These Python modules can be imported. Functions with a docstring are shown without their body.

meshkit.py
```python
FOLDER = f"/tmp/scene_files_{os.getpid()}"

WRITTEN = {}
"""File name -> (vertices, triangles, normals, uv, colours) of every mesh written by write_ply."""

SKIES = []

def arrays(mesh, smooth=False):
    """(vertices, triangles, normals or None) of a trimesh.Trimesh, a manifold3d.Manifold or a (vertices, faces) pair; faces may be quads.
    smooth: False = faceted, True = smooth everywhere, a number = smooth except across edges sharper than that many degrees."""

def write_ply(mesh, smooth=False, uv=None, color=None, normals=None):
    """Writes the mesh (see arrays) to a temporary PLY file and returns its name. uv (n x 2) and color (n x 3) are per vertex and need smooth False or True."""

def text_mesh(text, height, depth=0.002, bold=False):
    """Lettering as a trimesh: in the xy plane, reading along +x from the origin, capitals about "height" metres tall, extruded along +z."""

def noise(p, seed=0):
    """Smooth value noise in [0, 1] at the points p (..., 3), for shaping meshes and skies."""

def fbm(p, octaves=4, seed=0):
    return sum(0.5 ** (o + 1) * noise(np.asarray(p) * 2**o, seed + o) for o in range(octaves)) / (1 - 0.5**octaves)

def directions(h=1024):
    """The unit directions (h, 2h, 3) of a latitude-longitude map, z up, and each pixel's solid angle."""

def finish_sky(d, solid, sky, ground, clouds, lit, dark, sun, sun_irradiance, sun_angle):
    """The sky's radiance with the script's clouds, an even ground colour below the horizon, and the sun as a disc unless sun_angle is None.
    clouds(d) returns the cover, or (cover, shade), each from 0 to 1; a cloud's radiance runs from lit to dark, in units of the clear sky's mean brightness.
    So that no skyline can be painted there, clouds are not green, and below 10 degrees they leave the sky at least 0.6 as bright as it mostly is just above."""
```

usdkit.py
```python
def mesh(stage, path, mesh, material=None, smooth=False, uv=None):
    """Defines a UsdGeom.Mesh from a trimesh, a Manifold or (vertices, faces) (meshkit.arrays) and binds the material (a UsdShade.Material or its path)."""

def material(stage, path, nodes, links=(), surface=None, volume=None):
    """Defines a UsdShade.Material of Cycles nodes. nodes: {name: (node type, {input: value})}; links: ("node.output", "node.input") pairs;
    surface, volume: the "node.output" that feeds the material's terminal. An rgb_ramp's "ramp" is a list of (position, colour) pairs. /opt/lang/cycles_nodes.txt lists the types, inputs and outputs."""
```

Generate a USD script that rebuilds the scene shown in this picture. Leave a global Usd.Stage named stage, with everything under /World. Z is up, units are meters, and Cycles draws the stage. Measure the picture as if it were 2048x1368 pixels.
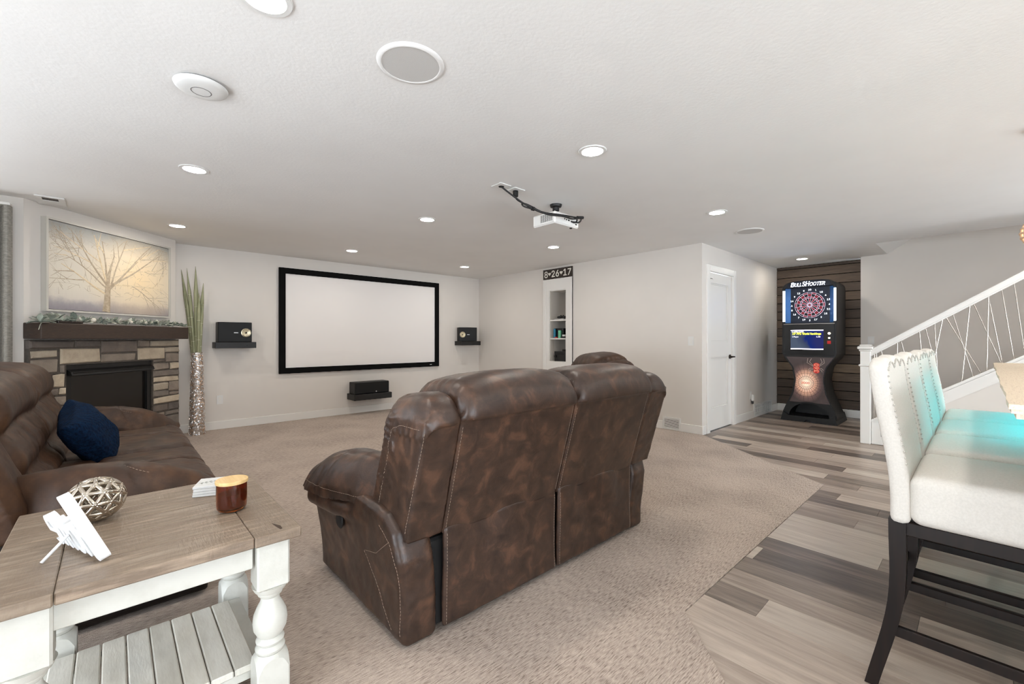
import math, random
import numpy as np, trimesh, manifold3d, usdkit, meshkit
import shapely
from shapely.geometry import Polygon, LineString, Point, box as sbox
from shapely import affinity
from pxr import Usd, UsdGeom, UsdLux, UsdShade, Gf, Sdf, Vt

stage = Usd.Stage.CreateInMemory()
UsdGeom.SetStageUpAxis(stage, 'Z'); UsdGeom.SetStageMetersPerUnit(stage, 1.0)
UsdGeom.Xform.Define(stage, '/World'); UsdGeom.Scope.Define(stage, '/World/Looks')
RNG = np.random.default_rng(7); random.seed(7)
PI = math.pi

# ------------------------------------------------------------------ camera, sky, daylight and added fill, exposure
F_PX, YAW = 868.0, 42.6            # focal length in pixels of the 2048 wide frame; angle from +Y towards +X
H, CEIL = 1.22, 2.44
cam = UsdGeom.Camera.Define(stage, '/World/camera')
cam.AddTranslateOp().Set((0, 0, H)); cam.AddRotateZOp().Set(-YAW); cam.AddRotateXOp().Set(90)
cam.CreateHorizontalApertureAttr(36.0); cam.CreateVerticalApertureAttr(36.0 * 1368 / 2048)
cam.CreateFocalLengthAttr(36.0 * F_PX / 2048)
cam.CreateVerticalApertureOffsetAttr(-36.0 * 6.0 / 2048)
cam.CreateClippingRangeAttr((0.02, 100))
cam.CreateExposureAttr(0.78)
LAMP = 100.0        # recessed lamp lens radiance

dome = UsdLux.DomeLight.Define(stage, '/World/sky'); dome.CreateIntensityAttr(1.0); dome.CreateColorAttr((0.80, 0.90, 1.0))
def daylight(name, loc, rot, w, h, power, col=(0.86, 0.93, 1.0)):
    l = UsdLux.RectLight.Define(stage, '/World/' + name); l.CreateWidthAttr(w); l.CreateHeightAttr(h)
    l.CreateIntensityAttr(power); l.CreateColorAttr(col)
    l.AddTranslateOp().Set(loc); l.AddRotateXYZOp().Set(rot)
daylight('daylight_patio', (-1.70, 5.95, 0.95), (-125, 0, 0), 1.5, 1.9, 8.5)       # sky; upward tilt added to brighten the ceiling, shines towards -Y and up
daylight('daylight_rear', (0.60, -3.55, 1.0), (125, 0, 0), 3.2, 1.9, 4.5)         # shines towards +Y and up
daylight('added_fill_right', (5.4, -3.55, 1.0), (125, 0, 0), 2.4, 1.9, 3.6)  # added panel outside an invented window, tilted up to brighten the right-hand ceiling
daylight('upstairs_fill', (7.65, -1.2, 4.85), (0, 0, 0), 0.9, 2.6, 14, (1.0, 0.95, 0.88))   # added panel at the stairwell top, lifts the black opening, standing for light upstairs
daylight('daylight_side', (-3.15, 0.7, 1.0), (0, -125, 0), 1.9, 3.0, 4.8)           # shines towards +X

# ------------------------------------------------------------------ materials
def lin(c):
    return tuple(((x / 255) / 12.92 if x / 255 <= 0.04045 else ((x / 255 + 0.055) / 1.055) ** 2.4) for x in c)
_M = {}
def mat(name, nodes, links, surface):
    if name not in _M:
        _M[name] = usdkit.material(stage, '/World/Looks/' + name, nodes, links, surface)
    return _M[name]
def pbr(name, c1, c2=None, scale=5.0, detail=4.0, stretch=(1, 1, 1), lo=0.35, hi=0.65, rough=0.5, metal=0.0, spec=0.5,
        bump=0.0, bscale=None, bstretch=None, bdist=0.01, sheen=0.0, emis=0.0, ecol=None, coat=0.0, trans=0.0, ior=1.5, rot=(0, 0, 0), c3=None, loc=(0, 0, 0), distort=0.0):
    c1 = lin(c1)
    p = {'roughness': rough, 'metallic': metal, 'specular_ior_level': spec, 'base_color': c1, 'ior': ior}
    if sheen: p['sheen_weight'] = sheen
    if coat: p['coat_weight'] = coat; p['coat_roughness'] = 0.1
    if trans: p['transmission_weight'] = trans
    if emis: p['emission_strength'] = emis; p['emission_color'] = lin(ecol) if ecol else c1
    nodes = {'p': ('principled_bsdf', p)}; links = []
    if c2 is not None or bump:
        nodes['tc'] = ('texture_coordinate', {})
    if c2 is not None:
        nodes['mp'] = ('mapping', {'scale': stretch, 'rotation': rot, 'location': loc}); nodes['n'] = ('noise_texture', {'scale': scale, 'detail': detail, 'roughness': 0.6, 'distortion': distort})
        stops = [(lo, c1), (hi, lin(c2))] if c3 is None else [(lo, c1), ((lo + hi) / 2, lin(c2)), (hi, lin(c3))]
        nodes['r'] = ('rgb_ramp', {'ramp': stops})
        links += [('tc.object', 'mp.vector'), ('mp.vector', 'n.vector'), ('n.fac', 'r.fac'), ('r.color', 'p.base_color')]
    if bump:
        nodes['bm'] = ('mapping', {'scale': bstretch or stretch, 'rotation': rot}); nodes['bn'] = ('noise_texture', {'scale': bscale or scale, 'detail': 3.0})
        nodes['b'] = ('bump', {'strength': bump, 'distance': bdist})
        links += [('tc.object', 'bm.vector'), ('bm.vector', 'bn.vector'), ('bn.fac', 'b.height'), ('b.normal', 'p.normal')]
    return mat(name, nodes, links, 'p.BSDF')

WALL = pbr('wall_paint', (219, 213, 206), (221, 215, 208), scale=3, rough=0.55, spec=0.35, bump=0.12, bscale=220, bdist=0.001)
CEILM = pbr('ceiling_paint', (234, 232, 229), (231, 229, 226), scale=2, rough=0.75, bump=0.22, bscale=55, bdist=0.004, bstretch=(1, 1, 1))
WHITE = pbr('white_trim_paint', (228, 225, 220), rough=0.35)
WHITEP = pbr('white_plastic', (225, 224, 221), rough=0.4)
BLACK = pbr('black_matte', (14, 13, 13), rough=0.6)
BLACKG = pbr('black_gloss', (12, 12, 13), rough=0.22)
BLACKP = pbr('black_plastic', (15, 14, 14), (20, 19, 19), scale=40, rough=0.5, bump=0.15, bscale=300, bdist=0.001)
ESPR = pbr('espresso_wood', (34, 24, 20), (44, 31, 25), scale=4, stretch=(1, 1, 12), rough=0.35)
LAMPM = pbr('lamp_lens', (255, 250, 240), emis=LAMP, ecol=(255, 248, 238))
CHROME = pbr('chrome', (226, 222, 215), rough=0.12, metal=1.0)
STEEL = pbr('brushed_steel', (150, 145, 140), rough=0.32, metal=1.0)
LEATH = pbr('brown_leather', (37, 25, 19), (60, 42, 32), c3=(98, 68, 50), lo=0.28, hi=0.76, scale=11, detail=12, rough=0.42, spec=0.5, bump=0.25, bscale=160, bdist=0.0015, distort=0.6)
SUEDE = pbr('brown_suede', (40, 25, 15), (64, 42, 27), c3=(92, 63, 41), lo=0.28, hi=0.76, scale=9, detail=12, rough=0.5, spec=0.35, bump=0.25, bscale=160, bdist=0.0015)
STITCH = pbr('pale_thread', (138, 120, 105), rough=0.8)
DARKF = pbr('dark_lining', (12, 10, 9), rough=0.9)
NAVY = pbr('navy_plush', (3, 15, 33), (8, 36, 64), scale=60, detail=3, stretch=(1, 3, 1), rough=0.9, spec=0.15, bump=0.6, bscale=110, bdist=0.006)
LINEN = pbr('cream_linen', (206, 201, 193), (214, 209, 201), scale=160, rough=0.85, bump=0.2, bscale=420, bdist=0.001)
STUD = pbr('nickel_nailhead', (190, 186, 178), rough=0.5, metal=0.5)
MARBLE = pbr('white_marble', (226, 226, 224), (205, 206, 206), scale=9, detail=6, lo=0.45, hi=0.8, rough=0.25)
DISTW = pbr('distressed_white', (208, 207, 199), (190, 188, 178), scale=7, detail=8, stretch=(1, 1, 1), lo=0.45, hi=0.8, rough=0.5, bump=0.35, bscale=40, bdist=0.003)
SHELFW = [pbr('shelf_board_white_%d' % i, a, b, scale=5, detail=8, stretch=(5, 1, 1), lo=0.35, hi=0.75, rough=0.5, bump=0.3, bscale=30, bdist=0.002) for i, (a, b) in enumerate([((226, 224, 215), (200, 196, 185)), ((217, 214, 204), (190, 186, 174)), ((230, 227, 217), (206, 201, 188))])]
def greywood(name, rot):
    return pbr(name, (152, 136, 118), (120, 103, 87), c3=(174, 154, 133), lo=0.3, hi=0.75, scale=3.2, detail=10, stretch=(1.2, 9, 9), rot=rot, rough=0.42, bump=0.5, bscale=9, bstretch=(14, 2.5, 6), bdist=0.004)
TOPW = [greywood('weathered_top', (0, 0, 0)), greywood('weathered_end', (0, 0, PI / 2))]
CURT = pbr('curtain_weave', (128, 126, 120), (158, 154, 146), scale=30, stretch=(1, 1, 3), detail=6, rough=0.9, bump=0.6, bscale=160, bdist=0.004)
DKWOOD = pbr('mantel_wood', (52, 40, 33), (66, 51, 41), scale=4, stretch=(6, 6, 40), rough=0.6, bump=0.3, bscale=8, bdist=0.003)
MORTAR = pbr('mortar', (86, 78, 71), (70, 64, 58), scale=30, rough=0.9, bump=0.5, bscale=80, bdist=0.004)
STONES = [pbr('ledgestone_%d' % i, a, b, scale=9, detail=8, lo=0.3, hi=0.7, rough=0.85, bump=0.6, bscale=26, bdist=0.012)
          for i, (a, b) in enumerate([((176, 164, 146), (150, 138, 122)), ((128, 118, 108), (104, 96, 89)), ((106, 97, 90), (84, 77, 72)), ((150, 138, 124), (122, 110, 100)), ((196, 182, 160), (168, 152, 132)), ((96, 88, 82), (120, 108, 98))])]
PLANKS = []
for i, (a, b, c) in enumerate([((176, 160, 146), (196, 180, 164), (152, 136, 122)), ((140, 124, 112), (166, 149, 135), (112, 98, 88)), ((104, 91, 82), (132, 117, 106), (82, 71, 64)),
                               ((186, 172, 158), (168, 152, 138), (200, 187, 172)), ((124, 110, 99), (150, 135, 122), (92, 80, 72)), ((158, 142, 129), (182, 166, 152), (130, 115, 104)), ((92, 80, 72), (118, 104, 94), (72, 62, 56))]):
    PLANKS.append(pbr('vinyl_plank_%d' % i, c, a, c3=b, lo=0.28, hi=0.72, scale=1.6, detail=9, stretch=(16, 1.3, 1), loc=(i * 3.7, i * 1.9, 0), rough=0.36, spec=0.4, bump=0.12, bscale=3, bstretch=(40, 3, 1), bdist=0.002, distort=0.7))
SHIP = [pbr('shiplap_%d' % i, a, b, scale=2.5, detail=9, stretch=(1, 1.6, 18), loc=(0, i * 2.3, i), rough=0.65, bump=0.2, bscale=4, bstretch=(1, 2, 30), bdist=0.003)
        for i, (a, b) in enumerate([((88, 72, 58), (112, 93, 75)), ((76, 62, 51), (100, 82, 66)), ((106, 88, 70), (132, 110, 88)), ((84, 69, 57), (70, 57, 47))])]
# carpet: ribbed loop pile
CARPET = mat('carpet', {
    'tc': ('texture_coordinate', {}), 'm1': ('mapping', {'scale': (30, 215, 1)}), 'n1': ('noise_texture', {'scale': 1.0, 'detail': 4}),
    'm2': ('mapping', {'scale': (1, 1, 1)}), 'n2': ('noise_texture', {'scale': 2.2, 'detail': 3}), 'n3': ('noise_texture', {'scale': 260, 'detail': 2}),
    'a': ('math', {'math_type': 'multiply_add', 'value2': 0.32, 'value3': -0.16}), 's': ('math', {'math_type': 'add'}),
    'r': ('rgb_ramp', {'ramp': [(0.28, lin((118, 103, 92))), (0.45, lin((168, 151, 138))), (0.72, lin((199, 183, 168)))]}),
    'h': ('math', {'math_type': 'add'}),
    'b': ('bump', {'strength': 0.6, 'distance': 0.0025}), 'p': ('principled_bsdf', {'roughness': 0.95, 'specular_ior_level': 0.1, 'sheen_weight': 0.15})},
    [('tc.object', 'm1.vector'), ('m1.vector', 'n1.vector'), ('tc.object', 'n2.vector'), ('tc.object', 'n3.vector'), ('n2.fac', 'a.value1'), ('a.value', 's.value1'), ('n1.fac', 's.value2'),
     ('s.value', 'r.fac'), ('r.color', 'p.base_color'), ('n1.fac', 'h.value1'), ('n3.fac', 'h.value2'), ('h.value', 'b.height'), ('b.normal', 'p.normal')], 'p.BSDF')
PANE = mat('window_pane', {'f': ('fresnel', {'IOR': 1.45}), 't': ('transparent_bsdf', {}), 'g': ('glossy_bsdf', {'roughness': 0.02}), 'm': ('mix_closure', {})},
           [('f.fac', 'm.fac'), ('t.BSDF', 'm.closure1'), ('g.BSDF', 'm.closure2')], 'm.closure')

# ------------------------------------------------------------------ naming and tree helpers
_used = {}
def numbered(parent, name):
    k = (parent, name); n = _used.get(k, 0); _used[k] = n + 1
    return name if n == 0 else '%s_%03d' % (name, n)
def tag(prim, **kw):
    for k, v in kw.items():
        if v: prim.SetCustomDataByKey(k, v)
class Node:
    def __init__(self, path, base): self.path, self.base = path, np.array(base, float)
    @property
    def prim(self): return stage.GetPrimAtPath(self.path)
    def part(self, name, mesh, m, smooth=30, label=None, kind=None):
        path = self.path + '/' + numbered(self.path, name)
        v, f = vf(mesh)
        usdkit.mesh(stage, path, trimesh.Trimesh(v - self.base, f, process=False), m, smooth=smooth)
        n = Node(path, self.base); tag(n.prim, label=label, kind=kind); return n
def vf(mesh):
    if hasattr(mesh, 'to_mesh'):
        q = mesh.to_mesh(); return np.array(q.vert_properties[:, :3], float), np.array(q.tri_verts)
    return np.array(mesh.vertices, float), np.array(mesh.faces)
def thing(name, label, cat, base=(0, 0, 0), group=None, kind=None):
    path = '/World/' + numbered('/World', name)
    x = UsdGeom.Xform.Define(stage, path); x.AddTranslateOp().Set(tuple(map(float, base))); x.AddRotateZOp().Set(0.0)
    tag(x.GetPrim(), label=label, category=cat, group=group, kind=kind); return Node(path, base)
def solid(name, mesh, m, label, cat=None, base=None, group=None, kind=None, smooth=30):
    v, f = vf(mesh); path = '/World/' + numbered('/World', name)
    if base is None: base = (v.min(0) + v.max(0)) / 2; base[2] = v[:, 2].min()
    base = np.asarray(base, float)
    p = usdkit.mesh(stage, path, trimesh.Trimesh(v - base, f, process=False), m, smooth=smooth)
    p.AddTranslateOp().Set(tuple(map(float, base)))
    tag(p.GetPrim(), label=label, category=cat, group=group, kind=kind); return Node(path, base)
def struct(name, mesh, m, label, smooth=30): return solid(name, mesh, m, label, None, base=(0, 0, 0), kind='structure', smooth=smooth)
def copy(node, name, loc, label, rotz=0.0, group=None):
    src = node.prim; was = src.GetCustomData()
    path = '/World/' + numbered('/World', name)
    x = UsdGeom.Xform.Define(stage, path); p = x.GetPrim()
    p.GetReferences().AddInternalReference(src.GetPath())
    x.GetPrim().GetAttribute('xformOp:translate').Set(Gf.Vec3d(*map(float, loc))); p.GetAttribute('xformOp:rotateZ').Set(float(rotz))
    p.SetInstanceable(True)
    tag(p, label=label, category=was.get('category'), group=group or was.get('group')); return Node(path, loc)

# ------------------------------------------------------------------ mesh helpers
cat_ = trimesh.util.concatenate
def hull(pts): return trimesh.convex.convex_hull(np.asarray(pts, float))
def bx(x0, x1, y0, y1, z0, z1, c=0.0):
    if x0 > x1: x0, x1 = x1, x0
    if y0 > y1: y0, y1 = y1, y0
    if z0 > z1: z0, z1 = z1, z0
    if c <= 0:
        b = trimesh.creation.box((x1 - x0, y1 - y0, z1 - z0)); b.apply_translation(((x0 + x1) / 2, (y0 + y1) / 2, (z0 + z1) / 2)); return b
    c = min(c, (x1 - x0) * .45, (y1 - y0) * .45, (z1 - z0) * .45); P = []
    for X, sx in ((x0, 1), (x1, -1)):
        for Y, sy in ((y0, 1), (y1, -1)):
            for Z, sz in ((z0, 1), (z1, -1)):
                P += [(X, Y + sy * c, Z + sz * c), (X + sx * c, Y, Z + sz * c), (X + sx * c, Y + sy * c, Z)]
    return hull(P)
def xf(mesh, M):
    m = mesh.copy(); m.apply_transform(M); return m
def rotz(a): return trimesh.transformations.rotation_matrix(a, (0, 0, 1))
def rotx(a): return trimesh.transformations.rotation_matrix(a, (1, 0, 0))
def roty(a): return trimesh.transformations.rotation_matrix(a, (0, 1, 0))
def tr(x, y, z): return trimesh.transformations.translation_matrix((x, y, z))
def lathe(prof, at=(0, 0, 0), n=40):
    m = trimesh.creation.revolve(np.array(prof, float), sections=n); m.apply_translation(at)
    if m.volume < 0: m.invert()
    return m
def extr(poly, depth, M=None):
    gs = list(getattr(poly, 'geoms', [poly]))
    m = cat_([trimesh.creation.extrude_polygon(g, depth, engine='earcut') for g in gs if g.area > 1e-9])
    if M is not None: m.apply_transform(M)
    return m
def frame(o, r, u):
    """Matrix taking (x, y, z) to o + x r + y u + z (r x u)."""
    r = np.array(r, float); u = np.array(u, float); M = np.eye(4); M[:3, 0] = r; M[:3, 1] = u; M[:3, 2] = np.cross(r, u); M[:3, 3] = o; return M
def text(t, h, o, r, u, depth=0.002, bold=False, align='c', width=None):
    m = meshkit.text_mesh(t, h, depth, bold); b = m.bounds
    if width: m.apply_scale((width / (b[1][0] - b[0][0]), 1, 1)); b = m.bounds
    dx = -(b[0][0] + b[1][0]) / 2 if align == 'c' else -b[0][0]
    m.apply_translation((dx, 0, 0)); m.apply_transform(frame(o, r, u)); return m
def tube(pts, r, n=8):
    pts = np.asarray(pts, float); k = len(pts); r = np.broadcast_to(np.asarray(r, float), (k,))
    t = np.gradient(pts, axis=0); t /= np.linalg.norm(t, axis=1, keepdims=True) + 1e-12
    a = np.array((0, 0, 1.0)) if abs(t[0][2]) < 0.9 else np.array((1.0, 0, 0)); V = []
    for i in range(k):
        a = a - t[i] * (a @ t[i]); a /= np.linalg.norm(a); b = np.cross(t[i], a)
        for j in range(n):
            w = 2 * PI * j / n; V.append(pts[i] + r[i] * (math.cos(w) * a + math.sin(w) * b))
    Fc = []
    for i in range(k - 1):
        for j in range(n):
            p, q = i * n + j, i * n + (j + 1) % n; Fc += [(p, q, q + n), (p, q + n, p + n)]
    V += [pts[0], pts[-1]]
    for j in range(n):
        Fc += [(k * n, (j + 1) % n, j), (k * n + 1, (k - 1) * n + j, (k - 1) * n + (j + 1) % n)]
    return trimesh.Trimesh(V, Fc, process=False)
def spline(pts, m=12):
    p = np.asarray(pts, float); q = np.vstack([2 * p[0] - p[1], p, 2 * p[-1] - p[-2]]); out = []
    for i in range(1, len(q) - 2):
        for t in np.linspace(0, 1, m, endpoint=False):
            out.append(0.5 * (2 * q[i] + (q[i + 1] - q[i - 1]) * t + (2 * q[i - 1] - 5 * q[i] + 4 * q[i + 1] - q[i + 2]) * t * t + (3 * q[i] - q[i - 1] - 3 * q[i + 1] + q[i + 2]) * t ** 3))
    out.append(p[-1]); return np.array(out)
# --- distance fields, meshed with surface nets
def nets(f, lo, hi, h):
    lo, hi = np.array(lo, float), np.array(hi, float)
    ax = [np.arange(lo[i], hi[i] + h, h) for i in range(3)]
    P = np.stack(np.meshgrid(*ax, indexing='ij'), -1); V = f(P); s = np.array(V.shape) - 1
    ins = V < 0; acc = np.zeros((*s, 3)); cnt = np.zeros(s)
    def sl(o): return tuple(slice(o[i], o[i] + s[i]) for i in range(3))
    for a in range(3):
        for b in (0, 1):
            for c in (0, 1):
                o = [0, 0, 0]; o[(a + 1) % 3], o[(a + 2) % 3] = b, c; o2 = list(o); o2[a] = 1
                v0, v1 = V[sl(o)], V[sl(o2)]; x = (v0 < 0) != (v1 < 0); t = np.where(x, v0 / np.where(x, v0 - v1, 1), 0)
                for k in range(3): acc[..., k] += np.where(x, o[k] + (t if k == a else 0), 0)
                cnt += x
    has = cnt > 0; idx = -np.ones(s, int); idx[has] = np.arange(has.sum())
    cells = np.argwhere(has); pts = lo + (cells + acc[has] / cnt[has][:, None]) * h
    for _ in range(2):                                   # pull the vertices onto the surface
        e = h * 0.3; g = np.stack([f(pts + d) - f(pts - d) for d in np.eye(3) * e], -1) / (2 * e)
        g2 = (g * g).sum(-1, keepdims=True); pts = pts - np.clip(f(pts)[:, None] * g / np.maximum(g2, 0.2), -h, h) * 0.8
    Q = []
    for a in range(3):
        b, c = (a + 1) % 3, (a + 2) % 3
        A = [slice(None)] * 3; B = [slice(None)] * 3; A[a] = slice(0, -1); B[a] = slice(1, None)
        x = ins[tuple(A)] != ins[tuple(B)]; w = np.argwhere(x); w = w[(w[:, b] > 0) & (w[:, c] > 0) & (w[:, b] < s[b]) & (w[:, c] < s[c])]
        d = np.zeros((4, 3), int); d[1, b] = -1; d[2, b] = -1; d[2, c] = -1; d[3, c] = -1
        q = np.stack([idx[tuple((w + k).T)] for k in d], -1); up = ins[tuple(A)][tuple(w.T)]
        Q.append(np.where(up[:, None], q, q[:, ::-1]))
    Q = np.vstack(Q); Q = Q[(Q >= 0).all(1)]
    return trimesh.Trimesh(pts, np.vstack([Q[:, [0, 1, 2]], Q[:, [0, 2, 3]]]), process=False)
def smin(a, b, k): h = np.clip(0.5 + 0.5 * (b - a) / k, 0, 1); return b * (1 - h) + a * h - k * h * (1 - h)
def rbox(P, c, hs, r):
    q = np.abs(P - np.array(c)) - (np.array(hs) - r)
    return np.linalg.norm(np.maximum(q, 0), axis=-1) + np.minimum(q.max(-1), 0) - r
def seg2(u, v, a, b):
    ax, ay = a; dx, dy = b[0] - ax, b[1] - ay; t = np.clip(((u - ax) * dx + (v - ay) * dy) / (dx * dx + dy * dy + 1e-12), 0, 1)
    return np.hypot(u - ax - t * dx, v - ay - t * dy)
def poly2(u, v, pts):
    d = np.full(u.shape, 1e9); s = np.ones(u.shape); n = len(pts)
    for i in range(n):
        a, b = pts[i], pts[i - 1]; ex, ey = b[0] - a[0], b[1] - a[1]; wx, wy = u - a[0], v - a[1]
        t = np.clip((wx * ex + wy * ey) / (ex * ex + ey * ey), 0, 1); d = np.minimum(d, (wx - ex * t) ** 2 + (wy - ey * t) ** 2)
        c1, c2, c3 = v >= a[1], v < b[1], ex * wy > ey * wx
        s = np.where((c1 & c2 & c3) | (~c1 & ~c2 & ~c3), -s, s)
    return s * np.sqrt(d)
def ext2(d2, x, hx, r):
    a, b = d2 + r, np.abs(x) - hx + r
    return np.hypot(np.maximum(a, 0), np.maximum(b, 0)) + np.minimum(np.maximum(a, b), 0) - r
def lump(P, s, amp, seed=0): return (meshkit.fbm(P * s, 3, seed) - 0.5) * amp
def sstep(x, a, b): t = np.clip((x - a) / (b - a), 0, 1); return t * t * (3 - 2 * t)
def project(f, pts, off=0.0):
    p = np.array(pts, float)
    for _ in range(6):
        e = 0.002; g = np.stack([f(p + d) - f(p - d) for d in np.eye(3) * e], -1) / (2 * e)
        p = p - f(p)[:, None] * g / np.maximum((g * g).sum(-1, keepdims=True), 0.3)
    g = np.stack([f(p + d) - f(p - d) for d in np.eye(3) * 0.002], -1); return p + off * g / (np.linalg.norm(g, axis=1, keepdims=True) + 1e-9)
def dashes(line, L=0.009, gap=0.005, r=0.0010):
    p = np.asarray(line, float); s = np.r_[0, np.cumsum(np.linalg.norm(np.diff(p, axis=0), axis=1))]; out = []
    at = lambda x: np.array([np.interp(x, s, p[:, k]) for k in range(3)])
    x = 0.0
    while x + L < s[-1]:
        out.append(tube([at(x), at(x + L)], r, 5)); x += L + gap
    return out
def dense(pts, d=0.012):
    p = np.asarray(pts, float); s = np.r_[0, np.cumsum(np.linalg.norm(np.diff(p, axis=0), axis=1))]; x = np.linspace(0, s[-1], max(3, int(s[-1] / d)))
    return np.stack([np.interp(x, s, p[:, k]) for k in range(3)], -1)
S2 = math.sqrt(0.5)

# ================================================================== THE SETTING
XL, XN, XA = -2.8, 5.5, 8.45       # left outer wall, niche wall, alcove wall
YR, YP, YB, YD = -3.2, 5.634, 6.98, 2.42   # rear wall, patio wall, screen wall, door wall
T = 0.12
CARP = Polygon([(XL, YP), (XL, YR), (-2.22, YR), (1.88, 0.905), (4.36, 0.905), (5.5, 2.40), (5.5, YB), (0.3, YB), (-0.9, YP)])
ROOM = Polygon([(XL, YP), (XL, YR), (XA, YR), (XA, YD), (XN, YD), (XN, YB), (0.2, YB), (-1.1, YP)])
fl = struct('floor', extr(ROOM.buffer(0.1, join_style=2), 0.1, tr(0, 0, -0.106)), MORTAR, 'floor of the basement room, beige carpet beside grey wood-look planks')
fl.part('carpet', extr(CARP, 0.011, tr(0, 0, -0.006)), CARPET, label='beige ribbed carpet')
vin = ROOM.difference(CARP.buffer(0.002))
k = 0; PW, PL = 0.178, 1.22
for i in range(-25, 45):
    x0 = 1.90 + i * PW
    off = (i * 0.47 + (0.21 if i % 3 else 0.0)) % PL
    for j in range(-5, 4):
        y0 = j * PL + off
        pc = sbox(x0, y0, x0 + PW - 0.0012, y0 + PL - 0.0012).intersection(vin)
        if pc.is_empty or pc.area < 0.004: continue
        k += 1
        pick = int(RNG.choice([0, 0, 1, 2, 3, 3, 4, 5, 5, 6]))
        fl.part('plank', extr(pc, 0.0075, tr(0, 0, -0.006 + 0.0004 * RNG.random())), PLANKS[pick], smooth=False)
# ceiling with the stair opening
OX0, OX1, OY1, OY0 = 7.157, 8.24, 0.935, -3.0
cpoly = ROOM.buffer(0.1, join_style=2).difference(sbox(OX0, OY0, OX1, OY1))
struct('ceiling', extr(cpoly, 0.12, tr(0, 0, CEIL)), CEILM, 'white orange-peel textured ceiling')
SL = 0.68
soff = Polygon([(OY1, CEIL + 0.001), (OY1 + 0.1, CEIL + 0.06), (-2.2, CEIL + 0.06 + SL * (OY1 + 2.2)), (-2.2, CEIL + SL * (OY1 + 2.2))])
struct('trim_1', extr(soff, 8.179 - OX0, frame((OX0, 0, 0), (0, 1, 0), (0, 0, 1))), CEILM, 'sloped soffit over the stairs where the ceiling opens')
struct('wall_stairwell', cat_([bx(OX0 - 0.1, OX0, OY0, OY1, CEIL + 0.02, 5.0), bx(OX0 - .1, OX1 + .1, OY0 - .1, OY0, CEIL + .02, 5.0), bx(OX0 - .1, OX1 + .1, OY0 - .1, OY1, 4.9, 5.0)]), WALL, 'upper walls of the stairwell above the ceiling opening')
def wallx(x0, x1, y0, y1, openings=(), z1=CEIL, axis='x'):
    """A wall box with rectangular openings (a0, a1, z0, z1) along the axis."""
    a0, a1 = (x0, x1) if axis == 'x' else (y0, y1)
    p = sbox(a0, 0, a1, z1)
    for o in openings: p = p.difference(sbox(o[0], o[2], o[1], o[3]))
    if axis == 'x': return extr(p, y1 - y0, frame((0, y1, 0), (1, 0, 0), (0, 0, 1)))
    return extr(p, x1 - x0, frame((x0, 0, 0), (0, 1, 0), (0, 0, 1)))
struct('wall_back', wallx(0.2, XN + T, YB, YB + T), WALL, 'pale greige back wall behind the projection screen')
NY0, NY1, NZ0, NZ1 = 4.655, 5.022, 0.15, 2.04
DX0, DX1, DZ = 5.69, 6.50, 2.115
struct('wall_right', wallx(XN, XN + T, YD + T, YB, [(NY0, NY1, NZ0, NZ1)], axis='y'), WALL, 'pale greige right wall holding the recessed media shelves')
struct('wall_door', wallx(XN, XA, YD, YD + T, [(DX0, DX1, -0.1, DZ)], axis='x'), WALL, 'pale greige wall with the white door beside the dart alcove')
wa = struct('wall_alcove', bx(XA, XA + T, 1.0, YD + T, 0, CEIL), pbr('gap_dark', (16, 13, 11), rough=.9), 'alcove wall clad in dark brown shiplap behind the dart machine')
z = 0.12; i = 0
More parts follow.
